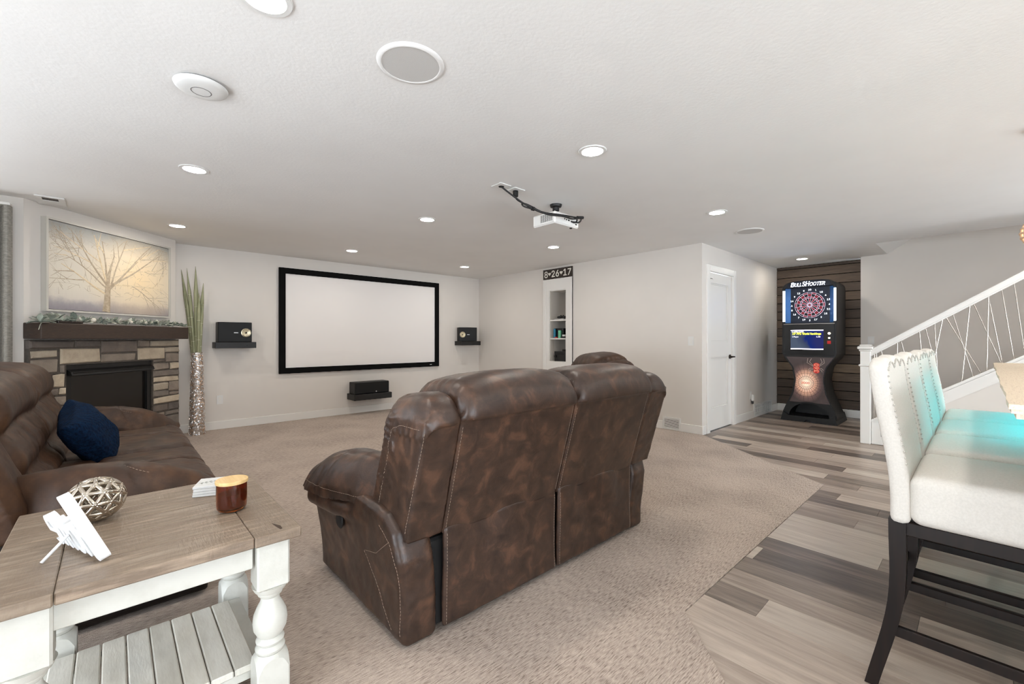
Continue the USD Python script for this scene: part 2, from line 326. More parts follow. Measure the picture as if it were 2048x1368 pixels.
while z < CEIL - 0.01:
    hgt = min(0.142, CEIL - z)
    wa.part('shiplap_board', bx(XA - 0.018 - 0.003 * RNG.random(), XA, 1.05, YD, z + 0.005, z + hgt - 0.005, 0.003), SHIP[int(RNG.integers(4))], smooth=False)
    z += 0.142
struct('wall_stair', bx(8.18, 8.30, YR, 1.24, 0, 4.9), WALL, 'tall pale greige wall running up beside the stairs')
struct('wall_front', wallx(XL - T, XA, YR - T, YR, [(-1.0, 2.2, 0.15, 2.15), (4.2, 6.6, 0.15, 2.15)], axis='x'), WALL, 'rear wall behind the camera with a wide window and an added daylight opening')
struct('wall_left', wallx(XL - T, XL, YR - T, YP, [(-0.8, 2.2, 0.15, 2.15)], axis='y'), WALL, 'left outer wall behind the camera with a wide window')
struct('wall_patio', wallx(XL - T, -0.572, YP, YP + T, [(-2.45, -0.95, 0.0, 2.08)], axis='x'), WALL, 'greige wall left of the fireplace behind the grey curtain')
def window(n, x0, x1, y0, y1, z0, z1, axis, label):
    w = thing('window_%d' % n, label, None, ((x0 + x1) / 2, (y0 + y1) / 2, z0), kind='structure')
    a0, a1 = (x0, x1) if axis == 'x' else (y0, y1); c = (y0 + y1) / 2 if axis == 'x' else (x0 + x1) / 2
    def b(a, b_, za, zb, t): return bx(a, b_, c - t, c + t, za, zb, 0.004) if axis == 'x' else bx(c - t, c + t, a, b_, za, zb, 0.004)
    for s in ((a0, a0 + .06, z0, z1), (a1 - .06, a1, z0, z1), ((a0 + a1) / 2 - .04, (a0 + a1) / 2 + .04, z0 + .06, z1 - .06), (a0 + .06, a1 - .06, z0, z0 + .06), (a0 + .06, a1 - .06, z1 - .06, z1)):
        w.part('window_frame', b(*s, 0.035), WHITE)
    w.part('pane', b(a0 + .06, (a0 + a1) / 2 - .04, z0 + .06, z1 - .06, 0.003), PANE); w.part('pane', b((a0 + a1) / 2 + .04, a1 - .06, z0 + .06, z1 - .06, 0.003), PANE)
window(1, -2.45, -0.95, YP, YP + T, 0.0, 2.08, 'x', 'glazed patio door beside the grey curtain')
window(2, -1.0, 2.2, YR - T, YR, 0.15, 2.15, 'x', 'wide window in the rear wall')
window(4, 4.2, 6.6, YR - T, YR, 0.15, 2.15, 'x', 'added wide window in the rear wall to brighten the bar side')  # unseen window added with its light panel for the dim far ceiling
window(3, XL - T, XL, -0.8, 2.2, 0.15, 2.15, 'y', 'wide window in the left outer wall')
# fireplace chase across the corner
UD, ND = np.array((S2, S2, 0)), np.array((S2, -S2, 0)); P0 = np.array((0, 6.205, 0.0))
def fp(u, z, out=0.0): return P0 + UD * u + ND * out + np.array((0, 0, z))
FPM = lambda out: frame(P0 + ND * out, UD, (0, 0, 1))        # local x = along the wall, y = up, z = out of the wall
e0, e1 = P0 - UD * 0.807, P0 + UD * 0.807
chase = Polygon([e0[:2], e1[:2], (e1 - ND * 0.28)[:2], (0.30, YB + 0.02), (-0.95, YP + 0.3), (-0.85, YP + 0.02)])
fo = Polygon([(-0.49, 0.28), (0.42, 0.28), (0.42, 0.97), (-0.49, 0.97)])
cm = trimesh.boolean.difference([extr(chase, CEIL), extr(fo, 0.5, FPM(-0.4))], engine='manifold')
struct('wall_corner', cm, WALL, 'angled greige chimney wall across the corner')
# baseboards
def base(side, m, lab): struct('baseboard_' + side, m, WHITE, lab)
BH, BT = 0.115, 0.014
base('back', bx(0.4, XN, YB - BT, YB, 0.004, BH, 0.004), 'white baseboard under the screen wall')
base('right', cat_([bx(XN - BT, XN, 2.95, YB - BT, 0.004, BH, 0.004), bx(XN - BT, XN, YD - BT, 2.70, 0.004, BH, 0.004)]), 'white baseboard along the right wall')
base('door', cat_([bx(XN, DX0 - .09, YD - BT, YD, 0.0, BH, 0.004), bx(DX1 + .09, 7.30, YD - BT, YD, 0.0, BH, 0.004), bx(8.14, XA - .02, YD - BT, YD, 0.0, BH, 0.004)]), 'white baseboard beside the door')
base('alcove', bx(XA - .02 - BT, XA, 1.22, YD - BT, 0.0, BH + .005, 0.004), 'white baseboard under the dark shiplap')
base('patio', bx(-0.95, -0.6, YP - BT, YP, 0.004, BH, 0.004), 'white baseboard under the curtain')

# door
d = thing('door_1', 'white two-panel door with dark lever handle', None, ((DX0 + DX1) / 2, YD, 0), kind='structure')
slab = bx(DX0 + .016, DX1 - .016, YD + .02, YD + .062, 0.012, DZ - .018)
d.part('door_slab', trimesh.boolean.difference([slab, bx(DX0 + .125, DX1 - .125, YD, YD + .042, 1.18, DZ - .15), bx(DX0 + .125, DX1 - .125, YD, YD + .042, 0.30, 0.98)], engine='manifold'), WHITE)
for za, zb in ((1.18, DZ - .15), (0.30, 0.98)):
    x0, x1 = DX0 + .125, DX1 - .125; ring = Polygon([(x0, za), (x1, za), (x1, zb), (x0, zb)])
    d.part('panel_molding', extr(ring.difference(ring.buffer(-0.014, join_style=2)), 0.012, frame((0, YD + .044, 0), (1, 0, 0), (0, 0, 1))), WHITE, smooth=False)
    d.part('panel', bx(x0 + .014, x1 - .014, YD + .037, YD + .045, za + .014, zb - .014, 0.004), WHITE)
for x0, x1, z0, z1 in ((DX0 - .075, DX0 + .012, 0, DZ + .075), (DX1 - .012, DX1 + .075, 0, DZ + .075), (DX0 + .012, DX1 - .012, DZ - .012, DZ + .075)):
    d.part('casing', bx(x0, x1, YD - .02, YD + .012, z0, z1, 0.004), WHITE)
for zc in (1.95, 1.09, 0.22):
    d.part('hinge', cat_([bx(DX0 + .004, DX0 + .03, YD + .012, YD + .022, zc - .045, zc + .045), trimesh.creation.cylinder(.006, .1, transform=tr(DX0 + .014, YD + .008, zc))]), STEEL)
d.part('door_stop', tube([(DX0 + .014, YD + .006, 1.99), (DX0 + .03, YD - .01, 2.01), (DX0 + .11, YD - .01, 2.01)], .005), STEEL)
DKM = pbr('dark_bronze', (70, 62, 56), rough=.3, metal=1.0)
hx = DX1 - .07
hn = d.part('handle_rose', trimesh.creation.cylinder(.03, .012, transform=tr(hx, YD + .012, 0.97) @ rotx(PI / 2)), DKM)
d.part('handle', cat_([tube([(hx, YD + .01, .97), (hx, YD - .045, .97)], .01), tube([(hx + .01, YD - .045, .97), (hx - .05, YD - .05, .972), (hx - .10, YD - .045, .965)], [.011, .009, .008])]), DKM, smooth=True)

def vent(name, label, o, r, u, w, h, slats, vertical=False, group=None):
    c = np.array(o, float); t = thing(name, label, 'vent', c, group=group); n = np.cross(r, u)
    M = frame(c, r, u); pl = sbox(-w / 2, 0, w / 2, h)
    t.part('frame', extr(pl.difference(sbox(-w / 2 + .022, .022, w / 2 - .022, h - .022)), 0.012, M), WHITEP, smooth=False)
    t.part('backing', extr(sbox(-w / 2 + .02, .02, w / 2 - .02, h - .02), 0.003, M), pbr('vent_dark', (92, 88, 84), rough=.8), smooth=False)
    if vertical:
        for i in range(slats):
            x = -w / 2 + .022 + (w - .044) * (i + .5) / slats; t.part('slat', extr(sbox(x - .0045, .02, x + .0045, h - .02), 0.006, M @ tr(0, 0, .004)), WHITEP, smooth=False)
        for q in (.33, .66): t.part('crossbar', extr(sbox(-w / 2 + .02, h * q - .004, w / 2 - .02, h * q + .004), 0.007, M @ tr(0, 0, .004)), WHITEP, smooth=False)
    else:
        for i in range(slats):
            y = .022 + (h - .044) * (i + .5) / slats; t.part('slat', extr(sbox(-w / 2 + .02, y - .0045, w / 2 - .02, y + .0045), 0.006, M @ tr(0, 0, .004)), WHITEP, smooth=False)
    return t
vent('wall_vent', 'white floor-level wall vent behind the loveseat, on the right wall', (XN - .001, 2.825, 0.008), (0, -1, 0), (0, 0, 1), 0.25, 0.165, 8)
vent('wall_vent', 'long white floor-level vent between door and dart alcove', (7.72, YD - .001, 0.004), (1, 0, 0), (0, 0, 1), 0.82, 0.20, 22, vertical=True)
# ceiling register above the fireplace
t = thing('ceiling_register', 'small white ceiling register above the fireplace wall', 'vent', (-0.40, 5.56, CEIL - .012))
t.part('frame', extr(sbox(-.09, -.16, .09, .16).difference(sbox(-.05, -.13, .05, -.02)), .011, tr(-.40, 5.56, CEIL - .012)), WHITEP, smooth=False)
t.part('grille', bx(-.455, -.345, 5.425, 5.545, CEIL - .006, CEIL - .001), pbr('vent_dark', (92, 88, 84), rough=.8))

# wall plates
def plate(name, label, o, r, u, kind):
    t = thing(name, label, 'outlet' if kind != 'switch' else 'light switch', o); M = frame(o, r, u)
    t.part('cover_plate', extr(sbox(-.036, -.058, .036, .058).buffer(-.004).buffer(.004), .006, M), WHITEP, smooth=False)
    if kind == 'switch': t.part('rocker', extr(sbox(-.016, -.033, .016, .033), .009, M), WHITE, smooth=False)
    else:
        for y in (-.022, .022): t.part('socket', extr(Point(0, y).buffer(.016), .0075, M), WHITE, smooth=False)
    return t
plate('outlet', 'white duplex outlet on the back wall below the left shelf speaker', (1.062, YB - .001, .40), (1, 0, 0), (0, 0, 1), 'outlet')
plate('light_switch', 'white rocker switch on the right wall near its corner', (XN - .001, 2.563, 1.194), (0, -1, 0), (0, 0, 1), 'switch')
plate('outlet', 'white outlet between door and dart machine alcove', (7.187, YD - .001, .36), (1, 0, 0), (0, 0, 1), 'outlet')
t = thing('plug_in_freshener', 'white plug-in device with dark base stuck in hallway outlet', 'air freshener', (7.20, YD - .03, .28))
t.part('body', bx(7.175, 7.235, YD - .045, YD - .007, .27, .37, .012), WHITEP); t.part('refill', bx(7.18, 7.215, YD - .04, YD - .012, .225, .27, .008), pbr('dark_grey', (58, 56, 55), rough=.4))
plate('light_switch', 'white switch plate on the stair wall above the newel post', (8.179, 1.12, 1.20), (0, -1, 0), (0, 0, 1), 'switch')

# recessed lamps
LRING = [(0.066, -.004), (0.070, -.007), (0.088, -.006), (0.092, 0.0), (0.066, 0.0), (0.066, -.004)]
LPOS = [((.40, 1.74), 'recessed ceiling light cut by the top edge of the photo'), ((2.29, 1.72), 'bright recessed ceiling light right of centre, above the loveseat'), ((4.28, 1.74), 'recessed ceiling light nearest the door wall, left of the small ceiling speaker'),
        ((.43, 3.84), 'recessed ceiling light above the sofa side, second from the left'), ((2.36, 3.845), 'recessed ceiling light in the middle, left of the projector'), ((4.30, 3.865), 'recessed ceiling light just below the projector in the photo, above the sign'),
        ((.51, 5.88), 'recessed ceiling light nearest the fireplace painting'), ((2.43, 5.91), 'recessed ceiling light above the left half of the projection screen'), ((4.37, 5.935), 'recessed ceiling light above the right end of the projection screen'),
        ((7.71, 1.873), 'recessed ceiling light in front of the dart machine alcove'), ((.40, -.4), 'recessed ceiling light behind the camera'), ((2.3, -.4), 'recessed ceiling light above the bar stools, outside the photo'), ((4.3, -.5), 'recessed ceiling light above the bar counter end, outside the photo'), ((6.0, -1.6), 'recessed ceiling light by the stairs, outside the photo'), ((2.3, -2.2), 'added recessed ceiling light in the bar area behind the camera'), ((4.3, -2.3), 'added recessed ceiling light in the bar area, far right behind the camera'), ((6.0, -.75), 'added recessed ceiling light in front of the stairs, outside the photo')]  # bar area and stair-front lamps are unseen, added to brighten the door wall
for n, (p, lab) in enumerate(LPOS):
    if n == 0:
        L0 = thing('recessed_light', lab, 'ceiling light', (p[0], p[1], CEIL), group='recessed ceiling lights')
        L0.part('trim_ring', lathe(LRING, L0.base, 36), WHITEP, smooth=40)
        L0.part('lens', xf(trimesh.creation.cylinder(.0655, .003, sections=36), tr(*L0.base + (0, 0, -.0035))), LAMPM)
    else: copy(L0, 'recessed_light', (p[0], p[1], CEIL), lab)
# ceiling speakers and access point
SPK = pbr('speaker_grille', (196, 193, 189), rough=.7, bump=.4, bscale=500, bdist=.001)
for p, r, lab in (((.973, 1.721), .147, 'large round white ceiling speaker with grey grille near the top'), ((5.293, 1.793), .147, 'round white ceiling speaker near the door wall, lying flat and faint')):
    t = thing('ceiling_speaker', lab, 'ceiling speaker', (p[0], p[1], CEIL))
    t.part('bezel', lathe([(r - .022, -.008), (r - .016, -.010), (r - .004, -.006), (r, 0), (r - .022, 0), (r - .022, -.008)], t.base, 56), CEILM, smooth=40)
    t.part('grille', xf(trimesh.creation.cylinder(r - .021, .005, sections=56), tr(*t.base + (0, 0, -.0045))), SPK)
t = thing('wifi_access_point', 'white disc-shaped wireless access point on the ceiling, upper left', 'access point', (.312, 2.545, CEIL))
t.part('mount', lathe([(0, -.010), (.095, -.010), (.098, -.004), (.098, 0), (0, 0)], t.base, 56), pbr('grey_gap', (120, 118, 116), rough=.6), smooth=40)
t.part('shell', lathe([(0, -.034), (.06, -.033), (.09, -.028), (.106, -.019), (.11, -.010), (0, -.010)], t.base, 56), WHITEP, smooth=40)
t.part('light_ring', lathe([(.038, -.0335), (.039, -.0345), (.0415, -.0343), (.0425, -.0333), (.038, -.0335)], t.base, 48), pbr('grey_gap', (120, 118, 116), rough=.6), smooth=40)

# ================================================================== FIREPLACE CORNER
t = thing('fireplace', 'corner fireplace with ledgestone surround and black glass firebox', 'fireplace', (0.03, 6.175, 0))
ms = sbox(-.803, 0, .803, 1.215).difference(sbox(-.50, .27, .43, .975))
t.part('mortar_bed', extr(ms, .044, FPM(0.0005)), MORTAR, smooth=False)
ST = [(-0.8, -0.435, 1.135, 1.205, 2), (-0.425, -0.18, 1.14, 1.205, 2), (-0.17, 0.225, 1.08, 1.205, 5), (0.24, 0.385, 1.135, 1.205, 3), (0.4, 0.8, 1.135, 1.205, 0),
      (-0.8, -0.575, 1.05, 1.12, 0), (-0.56, -0.19, 0.99, 1.125, 4), (-0.175, 0.215, 0.985, 1.068, 3), (0.235, 0.585, 0.99, 1.12, 4), (0.6, 0.8, 1.065, 1.12, 0), (0.605, 0.8, 0.945, 1.055, 3),
      (-0.8, -0.575, 0.915, 1.04, 3), (-0.56, -0.51, 0.905, 0.98, 1), (0.44, 0.59, 0.95, 0.98, 1), (0.445, 0.645, 0.86, 0.935, 3), (0.665, 0.8, 0.86, 0.935, 4), (0.44, 0.8, 0.785, 0.848, 1),
      (0.44, 0.8, 0.715, 0.775, 4), (0.445, 0.64, 0.625, 0.705, 0), (0.655, 0.8, 0.595, 0.705, 3), (0.44, 0.645, 0.545, 0.615, 1), (0.655, 0.8, 0.545, 0.585, 3), (0.44, 0.8, 0.46, 0.535, 4),
      (-0.8, -0.64, 0.77, 0.905, 1), (-0.625, -0.51, 0.775, 0.895, 4), (-0.8, -0.57, 0.70, 0.76, 5), (-0.56, -0.51, 0.705, 0.765, 4)]
zz = .02
for hh in (.10, .07, .12, .06, .09): ST.append((.44, .44 + .14 + RNG.random() * .1, zz, zz + hh - .012, int(RNG.integers(6)))); ST.append((ST[-1][1] + .012, .8, zz, zz + hh - .012, int(RNG.integers(6)))); zz += hh
zz = .02
for hh in (.10, .13, .07, .12, .08, .09, .09): ST.append((-.8, -.64 + RNG.random() * .05, zz, zz + hh - .012, int(RNG.integers(6)))); ST.append((ST[-1][1] + .012, -.51, zz, zz + hh - .012, int(RNG.integers(6)))); zz += hh
uu = -.5
while uu < .42:
    w = min(.18 + .16 * RNG.random(), .43 - uu)
    for a, b in ((.02, .13), (.142, .26)): ST.append((uu, uu + w - .012, a, b, int(RNG.integers(6))))
    uu += w
for (u0, u1, z0, z1, c) in ST:
    j = lambda s: (RNG.random() - .5) * s
    out = .052 + .012 * RNG.random(); P = []
    for a, sa in ((u0, 1), (u1, -1)):
        for b, sb in ((z0, 1), (z1, -1)):
            a2, b2 = a + j(.012), b + j(.010)
            P += [(a2, b2, .012), (a2, b2, out - .016 + j(.006)), (a2 + sa * .012, b2 + sb * .010, out + j(.010))]
    for q in (.35, .68): P += [(u0 + (u1 - u0) * q + j(.02), z0 + j(.006), out - .014), (u0 + (u1 - u0) * q + j(.02), z1 + j(.006), out - .014)]
    t.part('stone', xf(hull(P), FPM(0)), STONES[c], smooth=12)
# firebox
fb = t.part('firebox_frame', extr(sbox(-.495, .275, .425, .972).difference(sbox(-.445, .36, .375, .86)), .05, FPM(-.02)), BLACKP, smooth=False, label='black metal firebox frame')
t.part('firebox_hood', extr(Polygon([(0, 0), (.055, .0), (.045, .03), (0, .055)]), .90, frame(fp(-.485, .875, .03), ND, (0, 0, 1)) @ np.array([[1, 0, 0, 0], [0, 1, 0, 0], [0, 0, -1, 0], [0, 0, 0, 1.0]]) @ tr(0, 0, 0)), BLACKP, smooth=False)
t.part('hood_trim', tube([fp(-.47, .9, .085), fp(.40, .9, .085)], .004, 6), pbr('dark_metal', (70, 70, 72), rough=.25, metal=1.0))
t.part('glass_door', extr(sbox(-.45, .355, .38, .865), .006, FPM(-.005)), pbr('smoked_glass', (20, 16, 13), rough=.14, spec=.55), smooth=False, label='smoked glass door')
t.part('firebox_shell', cat_([extr(sbox(-.485, .285, .415, .965).difference(sbox(-.475, .295, .405, .955)), .37, FPM(-.385)), extr(sbox(-.48, .29, .41, .96), .01, FPM(-.39))]), BLACK, smooth=False)
# mantel
mb = [(u, z_, o) for u in (-.815, .805) for z_ in (1.221, 1.362) for o in (.0008, .17)]
M_ = bx(-.815, .805, 1.221, 1.362, .0008, .17, .006)
solid('mantel_shelf', xf(M_, FPM(0)), DKWOOD, 'thick dark-stained wooden beam mantel above the stone fireplace', 'mantel', smooth=False)

# painting
pb = fp(0.0, 1.472, .03); t = thing('tree_painting', 'large silver-framed painting of a bare golden tree leaning above the mantel', 'painting', pb)
SILV = pbr('silver_frame', (200, 196, 188), rough=.5, metal=.15)
pu0, pu1, pz0, pz1 = -.677, .672, 1.472, 2.322
t.part('frame', extr(sbox(pu0, pz0, pu1, pz1).difference(sbox(pu0 + .018, pz0 + .018, pu1 - .018, pz1 - .018)), .055, FPM(.002)), SILV, smooth=False)
CANV = mat('canvas_paint', {
    'tc': ('texture_coordinate', {}), 'mr': ('mapping', {'rotation': (0, 0, -PI / 4)}), 'sx': ('separate_xyz', {}),
    'zr': ('rgb_ramp', {'ramp': [(0.0, lin((138, 132, 138))), (0.10, lin((164, 158, 160))), (0.17, lin((214, 206, 194))), (0.30, lin((222, 214, 198))), (0.75, lin((216, 208, 194))), (0.93, lin((168, 168, 162))), (1.0, lin((140, 142, 140)))]}),
    'zd': ('math', {'math_type': 'divide', 'value2': 0.85}), 'zn': ('math', {'math_type': 'multiply_add', 'value2': 0.16, 'value3': -0.08}), 'za': ('math', {'math_type': 'add'}),
    'n1': ('noise_texture', {'scale': 5, 'detail': 8, 'roughness': 0.7}),
    'mg': ('mapping', {'location': (-0.42, 0, -0.75), 'scale': (1.55, 1, 1.9)}), 'g': ('gradient_texture', {'gradient_type': 'spherical'}), 'gm': ('math', {'math_type': 'multiply', 'value2': 0.8, 'use_clamp': True}),  # warm glow of the ceiling lamp put into the canvas colour
    'mx': ('mix_color', {'b': lin((240, 212, 164))}), 'st': ('mapping', {'scale': (60, 60, 5)}), 'n2': ('noise_texture', {'scale': 1, 'detail': 3}), 'bp': ('bump', {'strength': 0.3, 'distance': 0.002}),
    'p': ('principled_bsdf', {'roughness': 0.5})},
    [('tc.object', 'mr.vector'), ('mr.vector', 'sx.vector'), ('sx.z', 'zd.value1'), ('tc.object', 'n1.vector'), ('n1.fac', 'zn.value1'), ('zd.value', 'za.value1'), ('zn.value', 'za.value2'), ('za.value', 'zr.fac'),
     ('mr.vector', 'mg.vector'), ('mg.vector', 'g.vector'), ('g.fac', 'gm.value1'), ('gm.value', 'mx.fac'), ('zr.color', 'mx.a'), ('mx.result', 'p.base_color'),
     ('mr.vector', 'st.vector'), ('st.vector', 'n2.vector'), ('n2.fac', 'bp.height'), ('bp.normal', 'p.normal')], 'p.BSDF')
t.part('canvas', extr(sbox(pu0 + .022, pz0 + .022, pu1 - .022, pz1 - .022), .04, FPM(.004)), CANV, smooth=False)
r_ = random.Random(4); br, brl, twig = [], [], []
def clampuz(u, z_): return min(max(u, pu0 + .03), pu1 - .03), min(max(z_, pz0 + .03), pz1 - .03)
def branch(u, z_, a, L, w, depth):
    pts = [(u, z_)]; n = 6
    curve = r_.uniform(-.35, .35)
    for i in range(n):
        a += curve / n + r_.uniform(-.10, .10); u += math.cos(a) * L / n; z_ += math.sin(a) * L / n
        if not (pu0 + .03 < u < pu1 - .03 and pz0 + .03 < z_ < pz1 - .03): break
        pts.append((u, z_))
        if depth < 4 and i >= 1 and r_.random() < (.75 if depth < 2 else .55): branch(u, z_, a + r_.choice((-1, 1)) * r_.uniform(.35, .8), L * r_.uniform(.45, .7), w * .55, depth + 1)
    if len(pts) > 2:
        m = tube([fp(p[0], p[1], .0445) for p in pts], np.linspace(w, w * .35, len(pts)), 5)
        (twig if depth >= 2 else br if r_.random() < .6 else brl).append(m)
for a, L, w in ((2.75, .75, .011), (2.35, .85, .012), (2.0, .8, .012), (1.62, .7, .014), (1.2, .75, .012), (.85, .9, .012), (.45, .95, .012), (.18, .8, .010), (.62, .8, .009), (2.6, .5, .009)):
    branch(-.10 + r_.uniform(-.015, .015), 1.66 + r_.uniform(0, .12), a, L, w, 0)
trunk = tube([fp(-.115, 1.497, .043), fp(-.105, 1.6, .044), fp(-.10, 1.72, .044), fp(-.095, 1.84, .044), fp(-.07, 1.95, .0445), fp(-.03, 2.08, .0445), fp(-.04, 2.2, .0445)], [.042, .034, .030, .020, .011, .006, .002], 8)
for i in range(230):
    u, z_ = clampuz(r_.gauss(0, .42), r_.uniform(1.62, 2.3)); branch(u, z_, r_.uniform(0, PI), r_.uniform(.04, .13), .0018, 4)
flat = lambda ms: (lambda m: (m.vertices.__setitem__(slice(None), m.vertices - np.outer((m.vertices - (P0 + ND * .0445)) @ ND, ND) * .8), m)[1])(cat_(ms))
t.part('painted_trunk', flat([trunk] + br), pbr('paint_brown', (196, 180, 156), (166, 148, 124), scale=30, rough=.5), label='painted brown trunk and boughs', smooth=False)
t.part('painted_bough', flat(brl), pbr('paint_gilt', (232, 214, 180), (206, 184, 148), scale=30, rough=.45), label='painted pale gilt boughs', smooth=False)
t.part('painted_twig', flat(twig), pbr('paint_twig', (190, 174, 148), (164, 150, 132), scale=20, rough=.5), label='fine painted twigs', kind='stuff', smooth=False)

# garland
LEAFS = [pbr('eucalyptus_%d' % i, a, b, scale=20, rough=.6) for i, (a, b) in enumerate([((172, 180, 168), (146, 156, 144)), ((200, 202, 188), (174, 178, 164)), ((134, 144, 132), (112, 122, 112))])]
gb = fp(0, 1.364, .09); t = thing('eucalyptus_garland', 'sage green eucalyptus garland strewn along the mantel beneath the painting', 'garland', gb)
r_ = random.Random(11)
def leaf(c, d, up, L, W):
    d = np.array(d) / np.linalg.norm(d); s = np.cross(up, d); s /= np.linalg.norm(s) + 1e-9; n = np.cross(d, s); V, Fc = [], []
    for k, (x, w, hgt) in enumerate(((0, .1, 0), (.25, .8, .06), (.55, 1, .08), (.82, .7, .04), (1, .08, -.03))):
        for sgn in (-1, 0, 1): V.append(c + d * L * x + s * W / 2 * w * sgn + n * L * (hgt - (.07 * abs(sgn))))
    for k in range(4):
        for j in (0, 1): a = k * 3 + j; Fc += [(a, a + 3, a + 4), (a, a + 4, a + 1)]
    nV = len(V); V = V + [v - n * .0012 for v in V]; F2 = [(c_ + nV, b_ + nV, a_ + nV) for a_, b_, c_ in Fc]
    rim = [0, 3, 6, 9, 12, 13, 14, 11, 8, 5, 2, 1]
    for a, b in zip(rim, rim[1:] + rim[:1]): F2 += [(a, b, b + nV), (a, b + nV, a + nV)]
    return trimesh.Trimesh(V, Fc + F2, process=False)
small = []
stems = [[(-.86, 1.30, .20), (-.80, 1.366, .165), (-.66, 1.385, .13), (-.48, 1.378, .10)]] + [[(u, 1.368, .12), (u + .12, 1.385, .09), (u + .26, 1.372, .11)] for u in (-.46, -.22, .0, .2, .38, .56)]
for si, s in enumerate(stems):
    pts = spline([fp(*p) for p in s], 8); t.part('stem', tube(pts, .003, 5), pbr('stem_grey', (176, 176, 160), rough=.7))
    for i in range(3, len(pts)):
        for q in range(3 if si else 2):
            d = r_.uniform(-1, 1) * UD + r_.uniform(-.6, .9) * ND * .8 + np.array((0, 0, r_.uniform(-.05, .95)))
            c = pts[i] + np.array((0, 0, r_.uniform(0, .01))); c[2] = max(c[2], 1.37)
            L = r_.uniform(.035, .075) * (1.35 if si == 0 else 1.0); m = leaf(c, d, (0, 0, 1), L, L * r_.uniform(.4, .62))
            if m.vertices[:, 2].min() < 1.3635: m.apply_translation((0, 0, 1.3635 - m.vertices[:, 2].min())) if si else None
            o = (m.vertices - P0) @ ND
            if o.min() < .062: m.apply_translation(ND * (.062 - o.min()))
            if q < 2: t.part('leaf', m, LEAFS[r_.randrange(3)], smooth=True)
            else: small.append(m)
t.part('small_foliage', cat_(small), LEAFS[1], smooth=True, kind='stuff')
for u, z_, r in ((-.31, 1.405, .022), (.09, 1.40, .018), (.27, 1.398, .018)): t.part('white_bud', trimesh.creation.icosphere(2, r, center=None).apply_translation(fp(u, z_, .11)), pbr('cream_bud', (226, 218, 204), rough=.7), smooth=True)
tw = fp(-.56, 1.364, .10)
solid('mantel_tray', xf(bx(-.66, -.44, 1.3635, 1.385, .07, .15, .004), FPM(0)), ESPR, 'small dark wooden tray under the garland at the left end of the mantel', 'tray')

# tall vase with stalks
vb = np.array((.79, 6.79, 0.006)); t = thing('mosaic_vase', 'tall slender floor vase of sparkling silver mosaic with warm-tinted chips right of the fireplace', 'vase', vb)
VP = [(0, 0), (.083, 0), (.084, .02), (.080, .25), (.072, .55), (.063, .85), (.057, 1.02), (.058, 1.045), (.052, 1.045), (.050, .95), (.055, .6), (.06, .05), (0, .05)]
t.part('body', lathe(VP, vb, 48), pbr('vase_body', (176, 166, 156), rough=.35, metal=.7), smooth=40)
chS, chC = [], []
for i in range(2600):
    z_ = RNG.random() * 1.03; a = RNG.random() * 2 * PI; r = np.interp(z_, [p[1] for p in VP[2:8]], [p[0] for p in VP[2:8]]) + .0015; s = .0042 + .003 * RNG.random()
    b = trimesh.creation.box((.002, s * 2, s * 2)); b.apply_transform(tr(*(vb + (r * math.cos(a), r * math.sin(a), z_))) @ rotz(a + RNG.normal() * .22) @ roty(RNG.normal() * .22) @ rotx(RNG.random() * 3)); (chS if RNG.random() < .68 else chC).append(b)
t.part('silver_chips', cat_(chS), pbr('mirror_silver', (236, 236, 238), rough=.3, metal=1.0), smooth=False, kind='stuff', label='silver mirror chips')
t.part('warm_reflection_chips', cat_(chC), pbr('mirror_warm_tint', (226, 196, 170), rough=.32, metal=1.0), smooth=False, kind='stuff', label='mirror chips tinted for warm reflections')  # warm room reflections put into the colour of these chips
t = thing('bamboo_stalks', 'bunch of tall sage green artificial bamboo stalks standing in the mosaic vase', 'stalks', (vb[0], vb[1], .75))
STK = pbr('stalk_green', (128, 132, 100), (156, 156, 124), scale=4, stretch=(14, 14, 1), rough=.5); NOD = pbr('stalk_node', (206, 202, 178), rough=.6)
XR = np.array((math.cos(math.radians(YAW)), -math.sin(math.radians(YAW)), 0))
for i, (x0, x1, z1, w, yy) in enumerate(((-.03, -.20, 2.10, .024, .01), (-.02, -.135, 2.115, .021, -.02), (.0, -.02, 2.14, .028, 0), (-.035, -.16, 1.86, .018, -.01), (.02, .085, 1.93, .026, .02), (.01, .02, 1.80, .022, -.025), (.03, .075, 1.72, .02, .0), (-.01, -.09, 1.75, .022, .022))):
    pts = spline([vb + XR * x0 + (0, yy * .6, .72), vb + XR * (x0 * .8 + x1 * .2) + (0, yy, 1.08), vb + XR * (.45 * x0 + .55 * x1) + (0, yy * 1.5, .5 * z1 + .55), vb + XR * x1 + (0, yy * 1.5, z1)], 9)
    n_ = len(pts); rr = w * np.clip(np.minimum(np.linspace(.75, 1.1, n_), (1.02 - np.linspace(0, 1, n_)) * 4.2), .08, 1)
    st_ = t.part('stalk', tube(pts, rr * .9, 10), STK, smooth=True)
    for k in range(6, n_ - 6, 4 + i % 3): st_.part('node', tube([pts[k] - (0, 0, .0025), pts[k] + (0, 0, .0025)], rr[k] * .9 + .0012, 10), NOD, smooth=True)

# curtain
def curtain_mesh(x0, x1, yc, z0, z1, amp, waves):
    ln = LineString([(x0 + (x1 - x0) * s, yc + amp * math.sin(waves * 2 * PI * s) + .3 * amp * math.sin(5 + 13 * s)) for s in np.linspace(0, 1, 90)])
    return extr(ln.buffer(.005), z1 - z0, tr(0, 0, z0))
t = thing('curtain', 'grey textured woven curtain hanging at the left edge beside the fireplace', 'curtain', (-.86, 5.53, .02))
t.part('curtain_panel', curtain_mesh(-1.1, -.625, 5.53, .02, 2.33, .045, 5), CURT, smooth=60)
t.part('curtain_track', bx(-2.5, -.63, 5.50, YP - .002, 2.335, 2.36, .004), WHITE)

